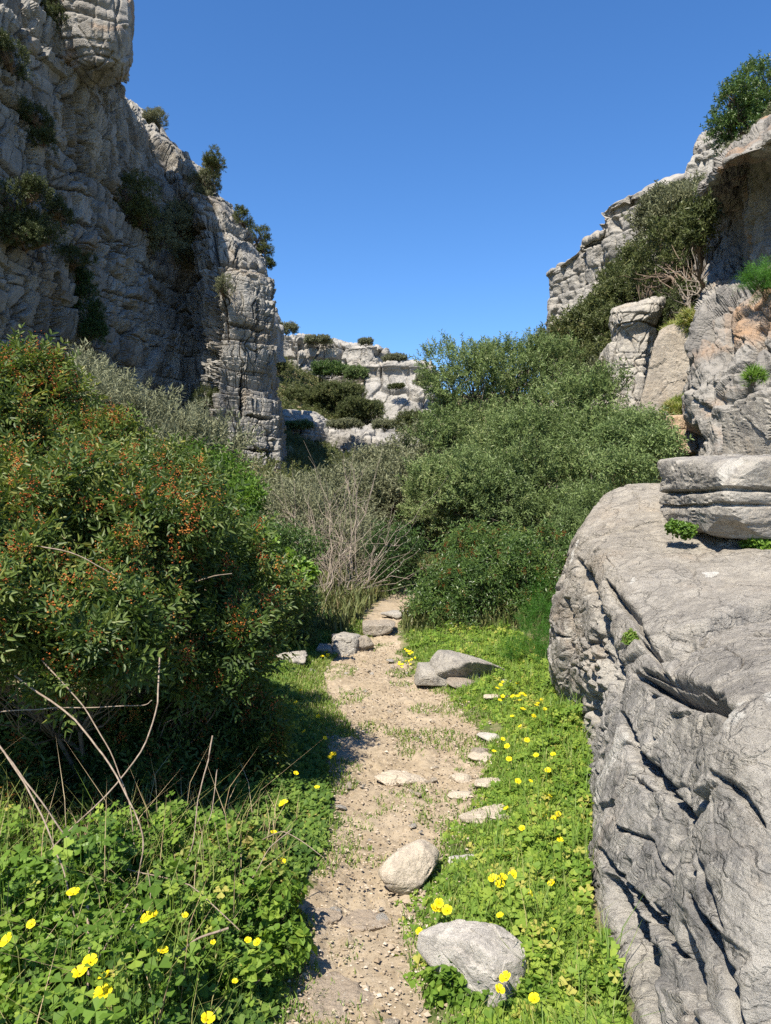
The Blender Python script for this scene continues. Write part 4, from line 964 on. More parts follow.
# shrubs on the left wall (seated on the rock)
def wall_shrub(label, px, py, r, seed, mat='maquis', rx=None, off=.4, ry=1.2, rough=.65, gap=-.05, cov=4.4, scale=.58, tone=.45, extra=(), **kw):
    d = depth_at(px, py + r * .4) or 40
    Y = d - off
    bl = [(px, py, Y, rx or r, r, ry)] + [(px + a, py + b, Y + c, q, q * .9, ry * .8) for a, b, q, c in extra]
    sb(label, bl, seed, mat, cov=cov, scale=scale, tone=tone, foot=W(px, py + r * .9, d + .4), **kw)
wall_shrub('shaded shrub hanging in the middle of the left cliff', 128, 198, 28, 71, extra=[(-22, -16, 18, 0), (18, 20, 18, 0)], scale=.6, stems=90)
wall_shrub('olive tinted shrub catching light on the left cliff ledge', 150, 225, 26, 72, 'olive_grey', extra=[(14, 18, 20, 0)], scale=.6)
wall_shrub('bushy shrub on the ledge at the edge of the sunlit nose', 180, 232, 24, 73, 'olive_grey', extra=[(8, 24, 18, 0), (-4, -18, 16, 0)], scale=.65)
wall_shrub('upright shrub in the sun high on the nose', 207, 185, 16, 74, 'olive_grey', extra=[(-2, 16, 10, 0), (4, -14, 9, 0)], scale=.55)
wall_shrub('round shrub on the skyline nearest the overhanging block', 158, 122, 12, 75, 'olive_grey', extra=[(-6, 4, 8, 0)], scale=.6, tone=.45)
wall_shrub('thin shrub sticking out from the skyline of the nose', 218, 163, 8, 76, 'maquis', extra=[(-6, 4, 6, 0)], scale=.5)
wall_shrub('shrub on the shoulder of the nose below the skyline', 243, 222, 11, 77, 'maquis', scale=.55)
wall_shrub('leaning dark shrub on the right shoulder of the nose', 258, 238, 12, 78, 'maquis', extra=[(6, 14, 9, 0), (10, 26, 6, 0)], scale=.55)
wall_shrub('small dry shrub in the crack beside the sunlit pillar', 224, 290, 12, 79, 'olive_grey', scale=.5, cov=1.6)
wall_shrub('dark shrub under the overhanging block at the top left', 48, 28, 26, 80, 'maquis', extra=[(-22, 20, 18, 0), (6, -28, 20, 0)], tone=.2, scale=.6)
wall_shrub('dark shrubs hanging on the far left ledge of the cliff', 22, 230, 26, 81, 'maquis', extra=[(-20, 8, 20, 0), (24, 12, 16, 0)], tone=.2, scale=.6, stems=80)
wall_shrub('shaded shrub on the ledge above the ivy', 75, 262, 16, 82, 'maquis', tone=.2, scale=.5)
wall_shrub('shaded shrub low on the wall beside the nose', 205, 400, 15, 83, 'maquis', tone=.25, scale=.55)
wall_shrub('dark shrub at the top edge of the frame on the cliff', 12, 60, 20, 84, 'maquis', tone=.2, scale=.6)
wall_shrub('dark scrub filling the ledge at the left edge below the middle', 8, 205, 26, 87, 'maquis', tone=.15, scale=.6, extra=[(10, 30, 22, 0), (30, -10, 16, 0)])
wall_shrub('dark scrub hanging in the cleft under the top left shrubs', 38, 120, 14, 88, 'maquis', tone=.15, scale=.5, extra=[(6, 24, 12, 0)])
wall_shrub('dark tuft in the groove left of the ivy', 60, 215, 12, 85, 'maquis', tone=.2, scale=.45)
wall_shrub('dark green ivy curtain hanging on the lower left cliff', 84, 312, 44, 86, 'mastic_dark', rx=20, off=.1, ry=.5, cov=6, scale=.42, tone=.12, name='ivy', cat='ivy', extra=[(10, 22, 20, 0), (-6, -34, 14, 0)])
# far shrubs under and on the far crags
FAR = [(285, 328, 12, 9, 84, 'round olive coloured shrub on the far skyline beside the nose', 'olive_grey'), (276, 362, 10, 16, 84, 'dark shrub against the far crag next to the nose', 'maquis'),
       (306, 398, 26, 18, 84, 'dense shrub on the terrace under the far crag, left one', 'maquis'), (338, 392, 26, 24, 83, 'dense dark shrub in the middle of the far terrace', 'maquis'), (362, 408, 22, 18, 80, 'dark shrub on the far terrace below the square crag', 'maquis'),
       (330, 368, 18, 12, 90, 'blue green shrub in the recess of the far crag', 'mastic_dark'), (356, 372, 12, 12, 88, 'light green shrub left of the square far crag', 'olive'), (366, 341, 7, 6, 90, 'reddish round shrub on top of the far crag', 'olive_grey'),
       (395, 358, 11, 5, 90, 'low golden shrub on top of the square far crag', 'olive_grey'), (318, 340, 14, 4, 94, 'flat shrub along the top of the far crag', 'olive_grey'), (424, 380, 9, 10, 83, 'brown shrub at the right edge of the square far crag', 'olive_grey'),
       (396, 386, 8, 4, 84, 'tiny shrub on the ledge of the square far crag', 'maquis'), (300, 425, 12, 5, 70, 'low shrub along the lower far ledge', 'olive'), (345, 424, 16, 6, 70, 'brownish low shrub above the lower far ledge', 'olive_grey'), (385, 424, 12, 8, 70, 'reddish shrub right of the lower far ledge', 'olive_grey'),
       (345, 462, 22, 16, 62, 'sunlit shrub in front of the lower far ledge', 'maquis'), (322, 476, 20, 16, 56, 'shaded dark shrub at the foot of the sunlit nose', 'maquis'), (385, 455, 26, 18, 58, 'grey shrub before the lower far ledge on the right', 'olive_grey'), (415, 420, 16, 20, 60, 'tall shrub right of the far terrace', 'maquis'), (310, 494, 16, 9, 45, 'low dark shrub at the base of the nose', 'maquis'), (345, 480, 30, 14, 40, 'grey green shrub between the nose and the olive trees', 'olive_grey')]
for i, (px, py, rx, rz, Y, lb, mt) in enumerate(FAR):
    sb(lb, [(px, py + rz * .2, Y, rx * 1.2, rz * .8, rx / F * Y), (px - rx * .5, py + rz * .3, Y, rx * .6, rz * .7, rx / F * Y * .7), (px + rx * .5, py + rz * .25, Y, rx * .6, rz * .7, rx / F * Y * .7)], 120 + i, mt, 'far', rough=.75, gap=-.06, cov=6.5, scale=.0050 * Y * (1 if rx > 9 else .6), tone=.45, stems=12, stem_r=.05, foot=W(px, py + rz * .9, Y + .3))

# ------------------------------------------------------------------ ground cover
def trefoils(n, sampler, name, mat, size, hrange, seed, kind='stuff', tone=.5, parent=None):
    rng = np.random.default_rng(seed)
    x, y, dens = sampler(rng, n)
    z0 = H(x, y)
    hgt = rng.uniform(*hrange, len(x)) * dens
    P = np.stack([x, y, z0 + hgt], -1)
    L = []
    for k in range(3):                        # heart-shaped leaflets
        q = np.array([[0, 0, 0], [.75, .55, .06], [1.0, .22, -.02], [.82, 0, -.06], [1.0, -.22, -.02], [.75, -.55, .06]]) * [1, 1, 1]
        L.append(q @ rotm((0, 0, 1), k * 2 * pi / 3).T)
    T = np.array(L)                            # 3,6,3
    s = size * np.clip(rng.lognormal(-.12, .38, len(P)), .35, 1.4)
    up = np.array([-.15, -.25, 1.]) + rng.normal(0, .38, (len(P), 3)); z = unit(up); a = unit(np.cross(z, rng.normal(size=z.shape))); b = np.cross(z, a)
    R = np.stack([a, b, z], -1)
    V = np.einsum('nij,lkj->nlki', R, T) * s[:, None, None, None] + P[:, None, None]
    base = np.arange(len(P) * 3)[:, None] * 6
    Fq = np.concatenate([base + np.array([0, 1, 2, 3]), base + np.array([0, 3, 4, 5])])
    tn = np.clip(tone + .38 * fbm(P * 2.4, 3, seed=seed) + rng.normal(0, .2, len(P)), 0, 1)
    # stalks
    Sg = np.stack([np.stack([x, y, z0], -1) + rng.normal(0, .012, (len(P), 3)) * [1, 1, 0], P], 1)
    V2, F2 = tubes(Sg, np.full((len(P), 2), .0011), 3)
    Vv = V.reshape(-1, 3)
    o = mesh(name, np.concatenate([Vv, V2]), np.concatenate([Fq, F2 + len(Vv)]), M[mat], attr=np.concatenate([np.repeat(tn, 18), np.repeat(np.clip(tn - .1, 0, 1), 6)]))
    return tag(o, kind=kind)
# strip between path and huge boulder
_rb = np.array([[2.0, .66], [2.45, .72], [2.7, .72], [2.9, .76], [3.6, .97], [4.5, 1.20], [5.5, 1.38], [6.6, 1.5], [7.5, 1.65], [9, 1.75], [9.9, 1.5]])
def verge(rng, n):
    y = 2.1 + 7.6 * rng.random(n) ** 1.35; r = np.interp(y, _rb[:, 0], _rb[:, 1]); l = np.interp(y, _pb[:, 0], _pb[:, 2]) - np.interp(y, [3.6, 4.4, 7, 8], [.12, .0, .0, .1])
    x = l + (r - l) * rng.random(n) ** .8
    sd_ = path_sd(x, y); P = np.stack([x, y, 0 * x], -1)
    patch = fbm(P * 2.2, 3, seed=140)
    wall = sstep(.5, .0, r - x)                         # lusher against the boulder
    keep = (-sd_ + .26 * patch + .12 * wall > -.02 + .05 * rng.normal(size=n)) & (patch + .9 * sstep(-.02, .45, -sd_) > .12 + .12 * rng.normal(size=n))
    hump = .25 + 1.3 * sstep(-.3, .5, fbm(P * 3.4, 3, seed=141))
    return x[keep], y[keep], (hump * (.15 + 1.0 * sstep(.05, .5, -sd_) + .7 * wall))[keep]
trefoils(17000, verge, 'clover', 'clover', .026, (.008, .075), 201, tone=.64)
def leftverge(rng, n):
    y = 2.0 + 7.4 * rng.random(n) ** 1.3; r = np.interp(y, _pb[:, 0], _pb[:, 1]) - .04
    x = r - np.abs(rng.normal(0, .45, n)) - .0
    sd_ = path_sd(x, y)
    keep = (sd_ < .0 + .05 * rng.normal(size=n)) & (x > -2.2)
    keep &= rng.random(n) < np.interp(y, [4.5, 6.5], [1, .35]) + sstep(.3, .6, r - x)
    return x[keep], y[keep], (.25 + 1.0 * sstep(.0, .5, r - x) * (.5 + sstep(-.3, .4, fbm(np.stack([x, y, 0 * x], -1) * 3, 3, seed=171))))[keep]
trefoils(17000, leftverge, 'clover', 'clover_dark', .026, (.01, .12), 202, tone=.5)
def leftcorner(rng, n):
    y = rng.uniform(1.75, 4.0, n); x = rng.uniform(-2.1, -.42, n)
    k = fbm(np.stack([x, y, 0 * x], -1) * 3.2, 3, seed=170) > -.28; x, y = x[k], y[k]
    return x, y, (.35 + .8 * sstep(-.35, -.75, x)) * sstep(4.3, 2.7, y) * (.35 + 1.1 * sstep(-.35, .4, fbm(np.stack([x, y, 0 * x], -1) * 2.6, 3, seed=172)))
trefoils(5500, leftcorner, 'clover', 'clover', .027, (.03, .34), 203, tone=.45)
trefoils(5000, leftcorner, 'clover', 'clover_dark', .022, (.02, .30), 204, tone=.45)
# low scrub carpeting the far slopes and the valley floor under the trees
def scrub(n, x0, x1, y0, y1, sc_, name, mat, seed, tone):
    rng = np.random.default_rng(seed)
    y = rng.uniform(y0, y1, n); x = rng.uniform(x0, x1, n) * (y / y1)
    g = fbm(np.stack([x, y, 0 * x], -1) * (6 / y1), 3, seed=seed); k = g > -.22; x, y, g = x[k], y[k], g[k]
    ext_ = 1.0 * sc_
    P = np.stack([x, y, H(x, y) + rng.random(len(x)) * ext_ * (.2 + 1.6 * np.clip(g + .2, 0, 1))], -1)
    up = np.array([0, -.3, 1.]) + rng.normal(0, .5, P.shape)
    V, T_ = place(SPR['far'], P, up, sc_ * rng.uniform(.5, 1.1, len(P)), rng, np.clip(tone + .3 * g + rng.normal(0, .1, len(P)), 0, 1))
    return tag(mesh(name, V, quads(V), M[mat], attr=T_), kind='stuff')
scrub(9000, -20, 8, 64, 92, .75, 'scrub', 'maquis', 220, .45)
scrub(9000, -16, 20, 17, 62, .55, 'scrub', 'maquis', 221, .4)
scrub(6000, 3.5, 20, 12, 45, .42, 'scrub', 'maquis', 222, .45)
# short grass on and beside the path
def blades(n, sampler, mat, seed, hl, tone=.5, wd=.0022):
    rng = np.random.default_rng(seed); x, y, dn_ = sampler(rng, n); z = H(x, y)
    a = rng.uniform(0, 2 * pi, len(x)); h = rng.uniform(*hl, len(x)) * dn_; lean = rng.uniform(.2, .9, len(x)) * h
    b = np.stack([x, y, z - .004], -1); dr = np.stack([np.cos(a), np.sin(a), 0 * a], -1); sdv_ = np.stack([-np.sin(a), np.cos(a), 0 * a], -1) * wd * (1 + .12 * y)[:, None]
    m = b + dr * (lean * .35)[:, None] + np.stack([0 * h, 0 * h, h * .7], -1); t = b + dr * lean[:, None] + np.stack([0 * h, 0 * h, h], -1)
    V = np.stack([b - sdv_, b + sdv_, m + sdv_ * .7, m - sdv_ * .7, t], 1)
    i = np.arange(len(x))[:, None] * 5
    tn = np.clip(tone + .2 * fbm(b * 4, 2, seed=seed) + rng.normal(0, .2, len(x)), 0, 1)
    return tag(mesh('grass', V.reshape(-1, 3), [i + np.array([0, 1, 2, 3]), i + np.array([3, 2, 4])], M[mat], attr=np.repeat(tn, 5)), kind='stuff')
def pathgrass(rng, n):
    y = 2.3 + 8 * rng.random(n) ** 1.1; x = rng.uniform(-1.1, 1.2, n); sd_ = path_sd(x, y); P = np.stack([x, y, 0 * x], -1)
    p = fbm(P * np.array([2.6, 2.0, 1]), 4, seed=150)
    for px, py, r_ in [(440, 735, .16), (465, 705, .2), (390, 793, .09), (352, 846, .07), (388, 858, .06), (330, 668, .3), (318, 700, .25), (335, 735, .16), (432, 790, .1), (455, 842, .10), (345, 940, .05), (440, 858, .06), (412, 748, .10), (360, 690, .12), (400, 680, .12), (372, 720, .09), (425, 705, .14), (350, 760, .08), (445, 880, .06)]:
        Yc = gy_(py); Xc = (px - CX) / F * Yc; p = p + .75 * np.exp(-(((x - Xc) / r_) ** 2 + ((y - Yc) / (r_ * 1.3)) ** 2)) * (rng.random(n) < .6)
    k = (p > np.interp(sd_, [-.25, 0, .12, .4], [-.5, -.06, .12, .24]) - .0) & (sd_ > -.4) & (rng.random(n) < .8)
    return x[k], y[k], np.interp(sd_[k], [-.2, .1], [1.2, .75])
blades(90000, pathgrass, 'grass', 205, (.012, .05), .45)
def vergegrass(rng, n):
    x, y, d = verge(rng, n); return x, y, .6 + d * .9
blades(9000, vergegrass, 'grass', 207, (.03, .12), .45, .0018)
def cornergrass(rng, n):
    x, y, d = leftcorner(rng, n); k = rng.random(len(x)) < .5; return x[k], y[k], .5 + d[k]
blades(3500, cornergrass, 'grass', 208, (.08, .34), .75, .0013)
def farbank(rng, n):
    y = rng.uniform(5.5, 10.2, n); r = np.interp(y, _pb[:, 0], _pb[:, 1]); x = r + rng.uniform(-.5, .25, n)
    return x, y, np.ones(n)
blades(16000, farbank, 'grass', 206, (.02, .07), .55)

def backgrass(rng, n):
    y = rng.uniform(9.6, 15.5, n); x = rng.uniform(-4, 3.2, n); k = path_sd(x, y) < -.05
    return x[k], y[k], np.ones(k.sum())
blades(26000, backgrass, 'maquis', 209, (.08, .30), .6, .006)
# gravel and litter trodden into the path
def gravel(n, seed):
    rng = np.random.default_rng(seed)
    y = 2.3 + 8 * rng.random(n) ** 1.5; x = rng.uniform(-1.0, .9, n); k = path_sd(x, y) > -.06 + .05 * rng.normal(size=n); x, y = x[k], y[k]
    z = H(x, y) + .012
    oc = np.array([[1, 0, 0], [0, .8, 0], [-1, 0, 0], [0, -.8, 0], [.2, .1, .6], [-.1, 0, -.6]])
    of = np.array([[0, 1, 4], [1, 2, 4], [2, 3, 4], [3, 0, 4], [1, 0, 5], [2, 1, 5], [3, 2, 5], [0, 3, 5]])
    s_ = np.clip(rng.lognormal(-5.4, .42, len(x)), .002, .017) * (1 + .06 * y)
    a = rng.uniform(0, 6.28, len(x)); c_, n_ = np.cos(a), np.sin(a)
    V = oc[None] * rng.uniform(.6, 1.3, (len(x), 6, 3)) * s_[:, None, None]
    V = np.stack([V[..., 0] * c_[:, None] - V[..., 1] * n_[:, None], V[..., 0] * n_[:, None] + V[..., 1] * c_[:, None], V[..., 2]], -1) + np.stack([x, y, z], -1)[:, None]
    Fc = (np.arange(len(x))[:, None, None] * 6 + of).reshape(-1, 3)
    return tag(mesh('gravel', V.reshape(-1, 3), Fc, M['gravel'], attr=np.repeat(rng.random(len(x)), 6)), kind='stuff')
M['gravel'] = mat_leaf('gravel', [(0, (.19, .145, .095)), (.5, (.31, .25, .18)), (.9, (.38, .315, .24)), (1, (.48, .42, .34))], 0, .9, .2)
gravel(19000, 211)
def litter(rng, n):
    y = 2.3 + 7.5 * rng.random(n) ** 1.3; x = rng.uniform(-1.0, .95, n); k = path_sd(x, y) > -.12; return x[k], y[k], np.ones(k.sum())
M['straw'] = mat_leaf('dry_straw', [(0, (.22, .15, .08)), (.5, (.38, .29, .17)), (1, (.50, .42, .28))], .1, .7, .2)
o_ = blades(900, cornergrass, 'straw', 213, (.12, .42), .4, .0013); o_.name = 'dry_grass'
o_ = blades(5000, litter, 'straw', 212, (.006, .014), .5, .0016); o_.name = 'straw_litter'

# ------------------------------------------------------------------ yellow flowers
M['petal'] = mat_leaf('yellow_petal', [(0, (.80, .58, .008)), (1, (.90, .74, .02))], .35, .5, .2)
M['stalk'] = mat_leaf('flower_stalk', [(0, (.12, .22, .03)), (1, (.2, .3, .05))], .2, .5, .2)
def flower_proto():
    root = empty('yellow_flower', (0, 0, 0))
    V = []; Fq = []; r = np.random.default_rng(5)
    for k in range(5):
        q = np.array([[.08, .06, -.45], [.08, -.06, -.45], [.5, .36, -.05], [.5, -.36, -.05], [.88, .52, .12], [.88, -.52, .12], [1.05, .24, .10], [1.05, -.24, .10]])
        q = q @ rotm((0, 0, 1), k * 2 * pi / 5 + r.normal(0, .06)).T; q[:, 2] += r.normal(0, .03)
        b = len(V) * 8 if False else sum(len(v) for v in V)
        V.append(q); Fq += [[b, b + 1, b + 3, b + 2], [b + 2, b + 3, b + 5, b + 4], [b + 4, b + 5, b + 7, b + 6]]
    V = np.concatenate(V) * .0165
    mesh('petals', V, np.array(Fq), M['petal'], parent=root, attr=np.tile([.1, .1, .5, .5, .9, .9, .9, .9], 5))
    P = np.array([[[0, 0, -.004], [.004, .004, -.06], [.012, .01, -.13], [.02, .0, -.22]]])
    Vs, Fs = tubes(P, np.array([[.0017, .0014, .0013, .0013]]), 4)
    mesh('stalk', Vs, Fs, M['stalk'], parent=root, attr=np.full(len(Vs), .5))
    return root
FP = flower_proto(); FP_used = [False]
def flower(px, py, zh, label, group=None, s=1.0, xyz=None):
    if not FP_used[0]: o = FP; FP_used[0] = True
    else:
        o = link(FP.copy())
        for ch in FP.children:
            c = ch.copy(); link(c, o)
    if xyz is None:
        Y = gy_(py, zh)
        for _ in range(3): Y = gy_(py, zh + Hs((px - CX) / F * Y, Y))
        xyz = W(px, py, Y)
    o.location = xyz; a = random.uniform(0, 6.28); t = random.uniform(.1, .75)
    o.rotation_euler = (t * 1.0, random.uniform(-.5, .3), random.uniform(-.6, .6)); o.scale = (s,) * 3
    for k in ('group',):
        if k in o: del o[k]
    tag(o, label, 'flower', group)
    return o
NEARL = [(73, 892, .42, 1.2, 'yellow flower topmost of those in the bottom left corner'), (147, 917, .40, 1.25, 'open yellow flower of a close pair above the clover at bottom left'), (154, 914, .41, 1.1, 'half hidden yellow flower behind its pair at bottom left'), (6, 940, .40, 1.2, 'yellow flower cut by the left edge of the photo'), (31, 924, .40, .8, 'side turned yellow flower near the left edge'),
         (163, 950, .36, .9, 'drooping yellow flower on a bent stalk at bottom left'), (79, 972, .36, 1.3, 'left flower of the yellow cluster on the dry stem'), (90, 961, .37, 1.2, 'upper flower of the yellow cluster on the dry stem'), (104, 975, .35, 1.0, 'small round flower right in the yellow cluster on the dry stem'), (103, 992, .34, 1.5, 'largest open yellow flower in the bottom left clover'), (208, 1018, .28, 1.1, 'pale yellow flower at the bottom edge in the clover'),
         (185, 915, .36, .6, 'tiny yellow flower above the bramble leaves'), (248, 940, .22, .7, 'left one of two small yellow flowers near the path'), (257, 942, .22, .75, 'right one of two small yellow flowers near the path'), (213, 942, .28, .5, 'tiny yellow bud in the middle of the left clover'), (235, 981, .2, .55, 'lone tiny yellow flower low in the left clover')]
for px, py, zh, s, lb in NEARL: flower(px, py, zh, lb, None, s * .95)
NEARR = [(436, 908, .10, 1.3, 'left flower of the yellow cluster at the path edge by the cream boulder'), (447, 910, .10, 1.2, 'right flower of the yellow cluster at the path edge by the cream boulder'), (439, 903, .12, 1.1, 'rear flower of the yellow cluster at the path edge by the cream boulder'), (419, 931, .08, .8, 'single yellow flower on the bare path margin'),
         (493, 878, .12, 1.2, 'left flower of the yellow trio behind the whitish boulder'), (500, 884, .11, 1.2, 'lower flower of the yellow trio behind the whitish boulder'), (503, 877, .12, 1.1, 'upper flower of the yellow trio behind the whitish boulder'), (513, 875, .13, 1.2, 'pale yellow flower right of the trio'), (527, 894, .13, 1.25, 'large yellow flower in clover right of the trio'), (500, 915, .12, .8, 'yellow flower peeping over the whitish boulder'),
         (505, 977, .14, 1.2, 'upper yellow flower in front of the whitish boulder'), (500, 989, .12, 1.0, 'lower folded yellow flower in front of the whitish boulder'), (534, 998, .12, 1.0, 'yellow flower in clover right of the whitish boulder')]
for px, py, zh, s, lb in NEARR: flower(px, py, zh, lb, None, s * .95)
MIDR = [(551, 933), (551, 883), (506, 808), (522, 828), (543, 815), (558, 814), (554, 818), (577, 747), (544, 744), (536, 755), (553, 754), (534, 716), (520, 726), (503, 739), (507, 746), (494, 751), (509, 759), (518, 781), (531, 781), (549, 797), (560, 840), (548, 770), (566, 790), (527, 740), (512, 716), (545, 722), (500, 700), (520, 700), (538, 703), (556, 716)]
for px, py in MIDR: flower(px, py, .10, 'small yellow flower scattered in the clover between the path and the huge boulder', 'yellow flowers in the right verge', random.uniform(.8, 1.1))
for i in range(15): flower(random.uniform(496, 560), random.uniform(676, 712), .1, 'tiny yellow flower in the clover right of the pointed grey slab', 'yellow flowers by the pointed slab', random.uniform(.9, 1.3))
for i in range(20): flower(random.gauss(407, 7), random.uniform(645, 668), .08, 'tiny yellow flower in the dense patch where the path narrows', 'yellow flower patch at the path bend', random.uniform(.6, .9))
LEFTM = [(282, 861), (284, 802), (333, 754), (317, 787), (296, 773), (304, 731), (282, 804), (274, 832), (330, 757), (318, 716), (300, 690), (296, 702), (325, 738)]
for px, py in LEFTM: flower(px, py, .14, 'small yellow flower in the shaded clover under the big left bush', 'yellow flowers along the left of the path', random.uniform(.8, 1.2))
for px, py in [(328, 655), (322, 656), (326, 651)]: flower(px, py, .06, 'tiny yellow flower at the foot of the grey blocks by the step', 'yellow flowers at the step blocks', 1.4)

# ------------------------------------------------------------------ dry stems in the left foreground
STEMS = [([(15, 675, 3.2), (75, 720, 3.0), (110, 765, 2.85), (140, 825, 2.7), (143, 850, 2.65), (136, 885, 2.6)], .0052, 'long pale dry stem arching across the dark gap of the left bush'),
         ([(42, 660, 3.2), (85, 708, 3.1), (112, 755, 3.0), (130, 810, 2.9), (135, 870, 2.8)], .0038, 'thinner dry stem crossing behind the long pale arching one'),
         ([(160, 655, 3.3), (157, 705, 3.1), (145, 745, 3.0), (112, 790, 2.9), (60, 840, 2.75), (32, 870, 2.65), (10, 905, 2.6)], .0045, 'curved dry stem sweeping down to the left from the bush'),
         ([(-5, 740, 2.7), (25, 785, 2.6), (52, 840, 2.5), (68, 890, 2.4), (88, 960, 2.35)], .0045, 'straight dry stem slanting down from the left edge'),
         ([(5, 755, 2.9), (40, 800, 2.8), (80, 852, 2.75), (130, 870, 2.7), (190, 885, 2.6), (240, 930, 2.5)], .0042, 'low brown bramble stem lying over the clover toward the path'),
         ([(0, 712, 3.2), (60, 708, 3.2), (140, 706, 3.2), (152, 700, 3.2)], .0036, 'level dry twig in the shade of the left bush'),
         ([(212, 735, 3.3), (208, 760, 3.25), (198, 800, 3.2), (192, 845, 3.1), (178, 885, 2.9), (181, 905, 2.8)], .0042, 'upright pale twig standing in the dark gap near the path'),
         ([(217, 770, 3.3), (212, 810, 3.2), (206, 825, 3.15)], .003, 'short pale twig beside the upright twig'),
         ([(262, 840, 3.2), (282, 832, 3.1), (300, 840, 3.05), (324, 857, 3.0)], .0032, 'thin dry stem reaching out over the path edge'),
         ([(292, 830, 3.1), (270, 848, 3.0), (250, 880, 2.9), (225, 910, 2.8)], .003, 'thin dry stem rising from the clover near the path'),
         ([(230, 928, 2.4), (195, 940, 2.35), (170, 965, 2.3), (150, 1005, 2.25), (145, 1030, 2.2)], .005, 'brown arching stem at the bottom of the left clover'),
         ([(128, 905, 2.4), (110, 940, 2.3), (90, 975, 2.25), (70, 1030, 2.2)], .0042, 'dry stem leaning through the yellow flower cluster'),
         ([(88, 905, 2.4), (90, 950, 2.3), (88, 985, 2.2), (84, 1030, 2.2)], .006, 'dark upright dead stem among the yellow flowers'),
         ([(0, 985, 2.3), (35, 980, 2.3), (70, 985, 2.3), (110, 1000, 2.25)], .0042, 'low brown stem across the bottom left corner'),
         ([(0, 995, 2.2), (18, 1008, 2.2), (30, 1030, 2.2)], .006, 'thick pale stem end in the bottom left corner'),
         ([(100, 995, 2.3), (120, 965, 2.3), (128, 935, 2.35), (150, 900, 2.5), (148, 870, 2.6)], .003, 'fine dry stem leaning right in the left clover'),
         ([(30, 545, 3.4), (70, 552, 3.35), (115, 575, 3.3)], .0042, 'bare grey twig sticking out of the upper left bush'), ([(195, 582, 3.9), (215, 576, 3.8), (232, 574, 3.8)], .004, 'short bare twig at the right side of the big left bush'),
         ([(160, 615, 3.6), (158, 635, 3.6), (157, 670, 3.5)], .004, 'short pale twig hanging in the middle of the big left bush')]
for pts, r, lb in STEMS:
    C = np.array([W(*p) for p in pts]); A = cr(C, 26); A = A + .008 * np.stack([fbm(A * 5, 2, seed=k) for k in (301, 302, 303)], -1)
    V, Fc = tubes(A[None], np.linspace(r * .8, r * .4, 26)[None], 6)
    tag(mesh('dry_stem', V, Fc, M['dead_stem'], loc=A[-1], smooth=True), lb, 'stem')
# taller leafy weeds on the left
bush('bramble', 'tall bramble with broad toothed leaves above the yellow flower cluster', 'plant', [(62, 905, 2.5, 36, 18, .12), (110, 925, 2.45, 30, 18, .12), (150, 965, 2.3, 30, 22, .1), (30, 975, 2.25, 30, 22, .1)], None, 'broad', 'clover', cov=.8, scale=.5, tone=.5, stem_r=.003, stems=14, seed=93, sub=0)
bush('bramble', 'low bramble with small leaves spilling toward the path edge', 'plant', [(275, 905, 2.9, 26, 22, .12), (285, 950, 2.7, 18, 20, .1), (255, 980, 2.5, 30, 20, .1)], None, 'broad', 'clover', cov=.9, scale=.45, tone=.5, stem_r=.003, stems=20, seed=94, sub=0)
bush('weed_clump', 'bright weed clump crowding in front of the whitish boulder', 'plant', [(450, 990, 2.55, 22, 16, .06), (478, 1005, 2.5, 26, 14, .06), (520, 1000, 2.5, 22, 18, .08)], None, 'broad', 'clover', cov=1.3, scale=.36, tone=.45, stem_r=.002, stems=20, seed=98, sub=0)
bush('weed_clump', 'lush weed clump at the near foot of the huge boulder', 'plant', [(560, 985, 2.6, 34, 22, .1), (590, 1020, 2.4, 26, 16, .1), (556, 935, 2.85, 22, 16, .1)], None, 'broad', 'clover', cov=1.2, scale=.4, tone=.6, stem_r=.002, stems=20, seed=99, sub=0)
bush('bramble', 'leafy green bramble with round leaves in the bottom left clover', 'plant', [(90, 880, 2.7, 46, 26, .15), (60, 950, 2.4, 40, 30, .12), (40, 900, 2.6, 30, 26, .12)], None, 'broad', 'green', cov=.8, scale=.5, tone=.55, stem_r=.003, stems=20, seed=91)
bush('bramble', 'light green weed clump between the left clover and the dark gap', 'plant', [(235, 850, 3.3, 40, 24, .15), (205, 880, 3.0, 40, 24, .15), (260, 900, 3.0, 30, 26, .12)], None, 'broad', 'clover_dark', cov=1.2, scale=.4, tone=.7, stem_r=.003, stems=30, seed=92)
# bare pale branches of the twiggy bush, thicker limbs reaching up
def limbs(label, foot, tips, r, seed, name='bare_branch', cat='branch', mat='bark_pale', spread=.08):
    rng = np.random.default_rng(seed); root = None
    Vs, Fs, n = [], [], 0
    T = np.array([W(*t) for t in tips]); f0 = np.repeat(np.array(foot)[None], len(T), 0) + rng.normal(0, spread, (len(T), 3)) * [1, .5, 0]
    P = bez(f0, T, rng.normal(0, .2, (len(T), 3)) * np.linalg.norm(T - f0, axis=1)[:, None], 10, rng)
    V, Fc = tubes(P, np.linspace(r, r * .3, 10)[None].repeat(len(T), 0), 6); Vs.append(V); Fs.append(Fc); n = len(V)
    idx = np.repeat(np.arange(len(T)), 14); at = rng.integers(3, 9, len(idx)); st = P[idx, at]
    dr = unit(P[idx, 9] - P[idx, 2]) + rng.normal(0, .55, (len(idx), 3)); en = st + dr * rng.uniform(.3, .8, (len(idx), 1))
    P2 = bez(st, en, rng.normal(0, .08, en.shape), 6, rng); V, Fc = tubes(P2, np.linspace(r * .42, r * .12, 6)[None].repeat(len(idx), 0), 4); Vs.append(V); Fs.append(Fc + n)
    return tag(mesh(name, np.concatenate(Vs), np.concatenate(Fs), M[mat], loc=tuple(foot)), label, cat)
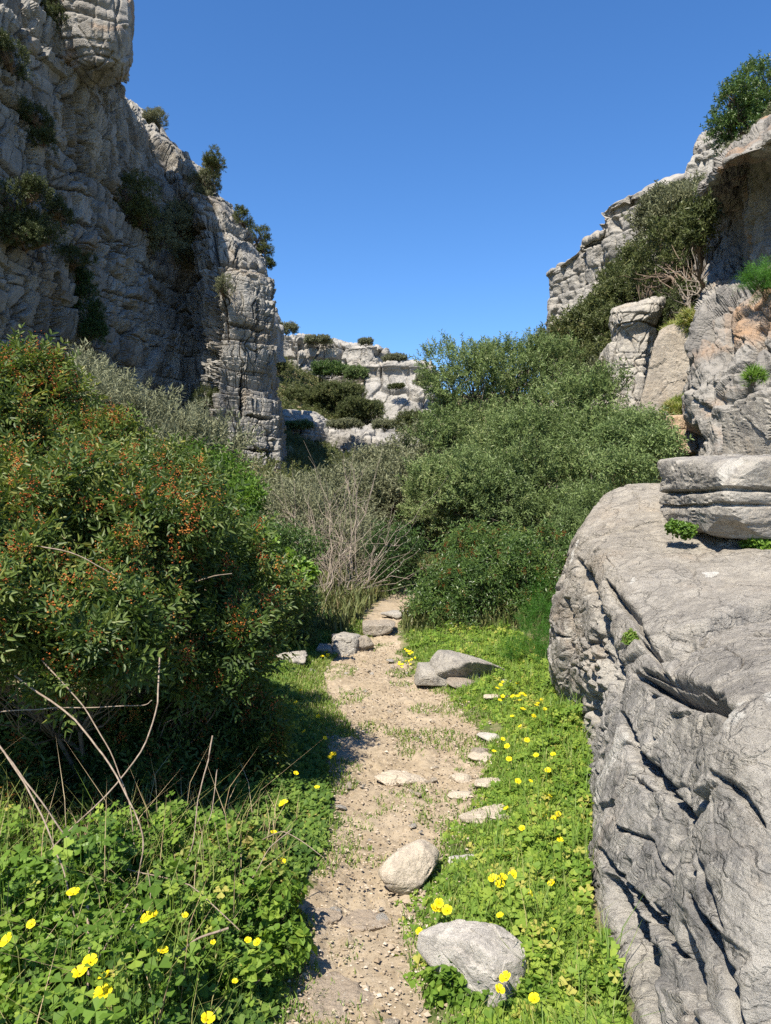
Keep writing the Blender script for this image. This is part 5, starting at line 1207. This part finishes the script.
limbs('pale dead trunk with many bare upright limbs at the path end', W(330, 642, 11.6), [(330, 500, 12.2), (352, 520, 12.2), (310, 510, 12.4), (375, 545, 12), (290, 540, 12), (345, 480, 12.8), (365, 500, 12.6), (320, 545, 11.4), (336, 530, 11.8), (300, 575, 11.2), (390, 580, 11.6), (265, 545, 12.2), (340, 560, 11.9), (356, 575, 11.8), (322, 520, 12.4), (282, 510, 12.6), (372, 570, 11.8), (312, 590, 11.4), (400, 545, 12.2), (275, 575, 11.6)], .013, 95, 'dead_tree', 'dead tree', 'twig', spread=.45)
limbs('low bare branch spreading left above the grey stones', W(335, 615, 10.6), [(262, 628, 10.2), (285, 640, 10.2), (300, 600, 10.4), (255, 610, 10.6)], .014, 96)
limbs('pale bent trunk hanging beside the hollow on the right slope', W(703, 318, 19.5), [(696, 278, 20), (690, 292, 19.8)], .04, 97, 'dead_tree', 'dead tree', 'bark_grey')



# ------------------------------------------------------------------ camera, light, sky
cam = bpy.data.cameras.new('camera'); co = link(bpy.data.objects.new('camera', cam))
cam.sensor_fit = 'VERTICAL'; cam.sensor_height = 24; cam.lens = F / 1024 * 24; cam.clip_end = 3000; cam.clip_start = .05
co.location = (0, 0, EYE); co.rotation_euler = (radians(90), 0, 0); SC.camera = co
EL = radians(54); AZ = radians(27)          # azimuth: from straight behind the camera towards its left
sd = np.array([-sin(AZ) * cos(EL), -cos(AZ) * cos(EL), sin(EL)])
sun = bpy.data.lights.new('sun', 'SUN'); so = link(bpy.data.objects.new('sun', sun))
sun.energy = 5.0; sun.angle = radians(.53); sun.color = (1, .92, .79)
from mathutils import Vector
so.rotation_euler = Vector(sd).to_track_quat('Z', 'Y').to_euler(); so.location = (-20, -15, 40)
w = bpy.data.worlds.new('World'); SC.world = w; w.use_nodes = True
nt = w.node_tree; nt.nodes.clear()
sky = nt.nodes.new('ShaderNodeTexSky'); sky.sky_type = 'NISHITA'; sky.sun_disc = False
sky.sun_elevation = EL; sky.sun_rotation = math.atan2(sd[0], sd[1]); sky.altitude = 200; sky.air_density = 1.0; sky.dust_density = .0; sky.ozone_density = 6
bg = nt.nodes.new('ShaderNodeBackground'); bg.inputs[1].default_value = .101
wo = nt.nodes.new('ShaderNodeOutputWorld')
hs = nt.nodes.new('ShaderNodeHueSaturation'); hs.inputs['Saturation'].default_value = 1.17; hs.inputs['Hue'].default_value = .504
nt.links.new(sky.outputs[0], hs.inputs['Color']); nt.links.new(hs.outputs[0], bg.inputs[0]); nt.links.new(bg.outputs[0], wo.inputs[0])
SC.view_settings.view_transform = 'Standard'; SC.view_settings.look = 'None'; SC.view_settings.gamma = 1; SC.view_settings.exposure = 1.02
SC.render.engine = 'CYCLES'
SC.cycles.max_bounces = 6; SC.cycles.transparent_max_bounces = 4; SC.cycles.use_denoising = False; SC.cycles.adaptive_threshold = .006
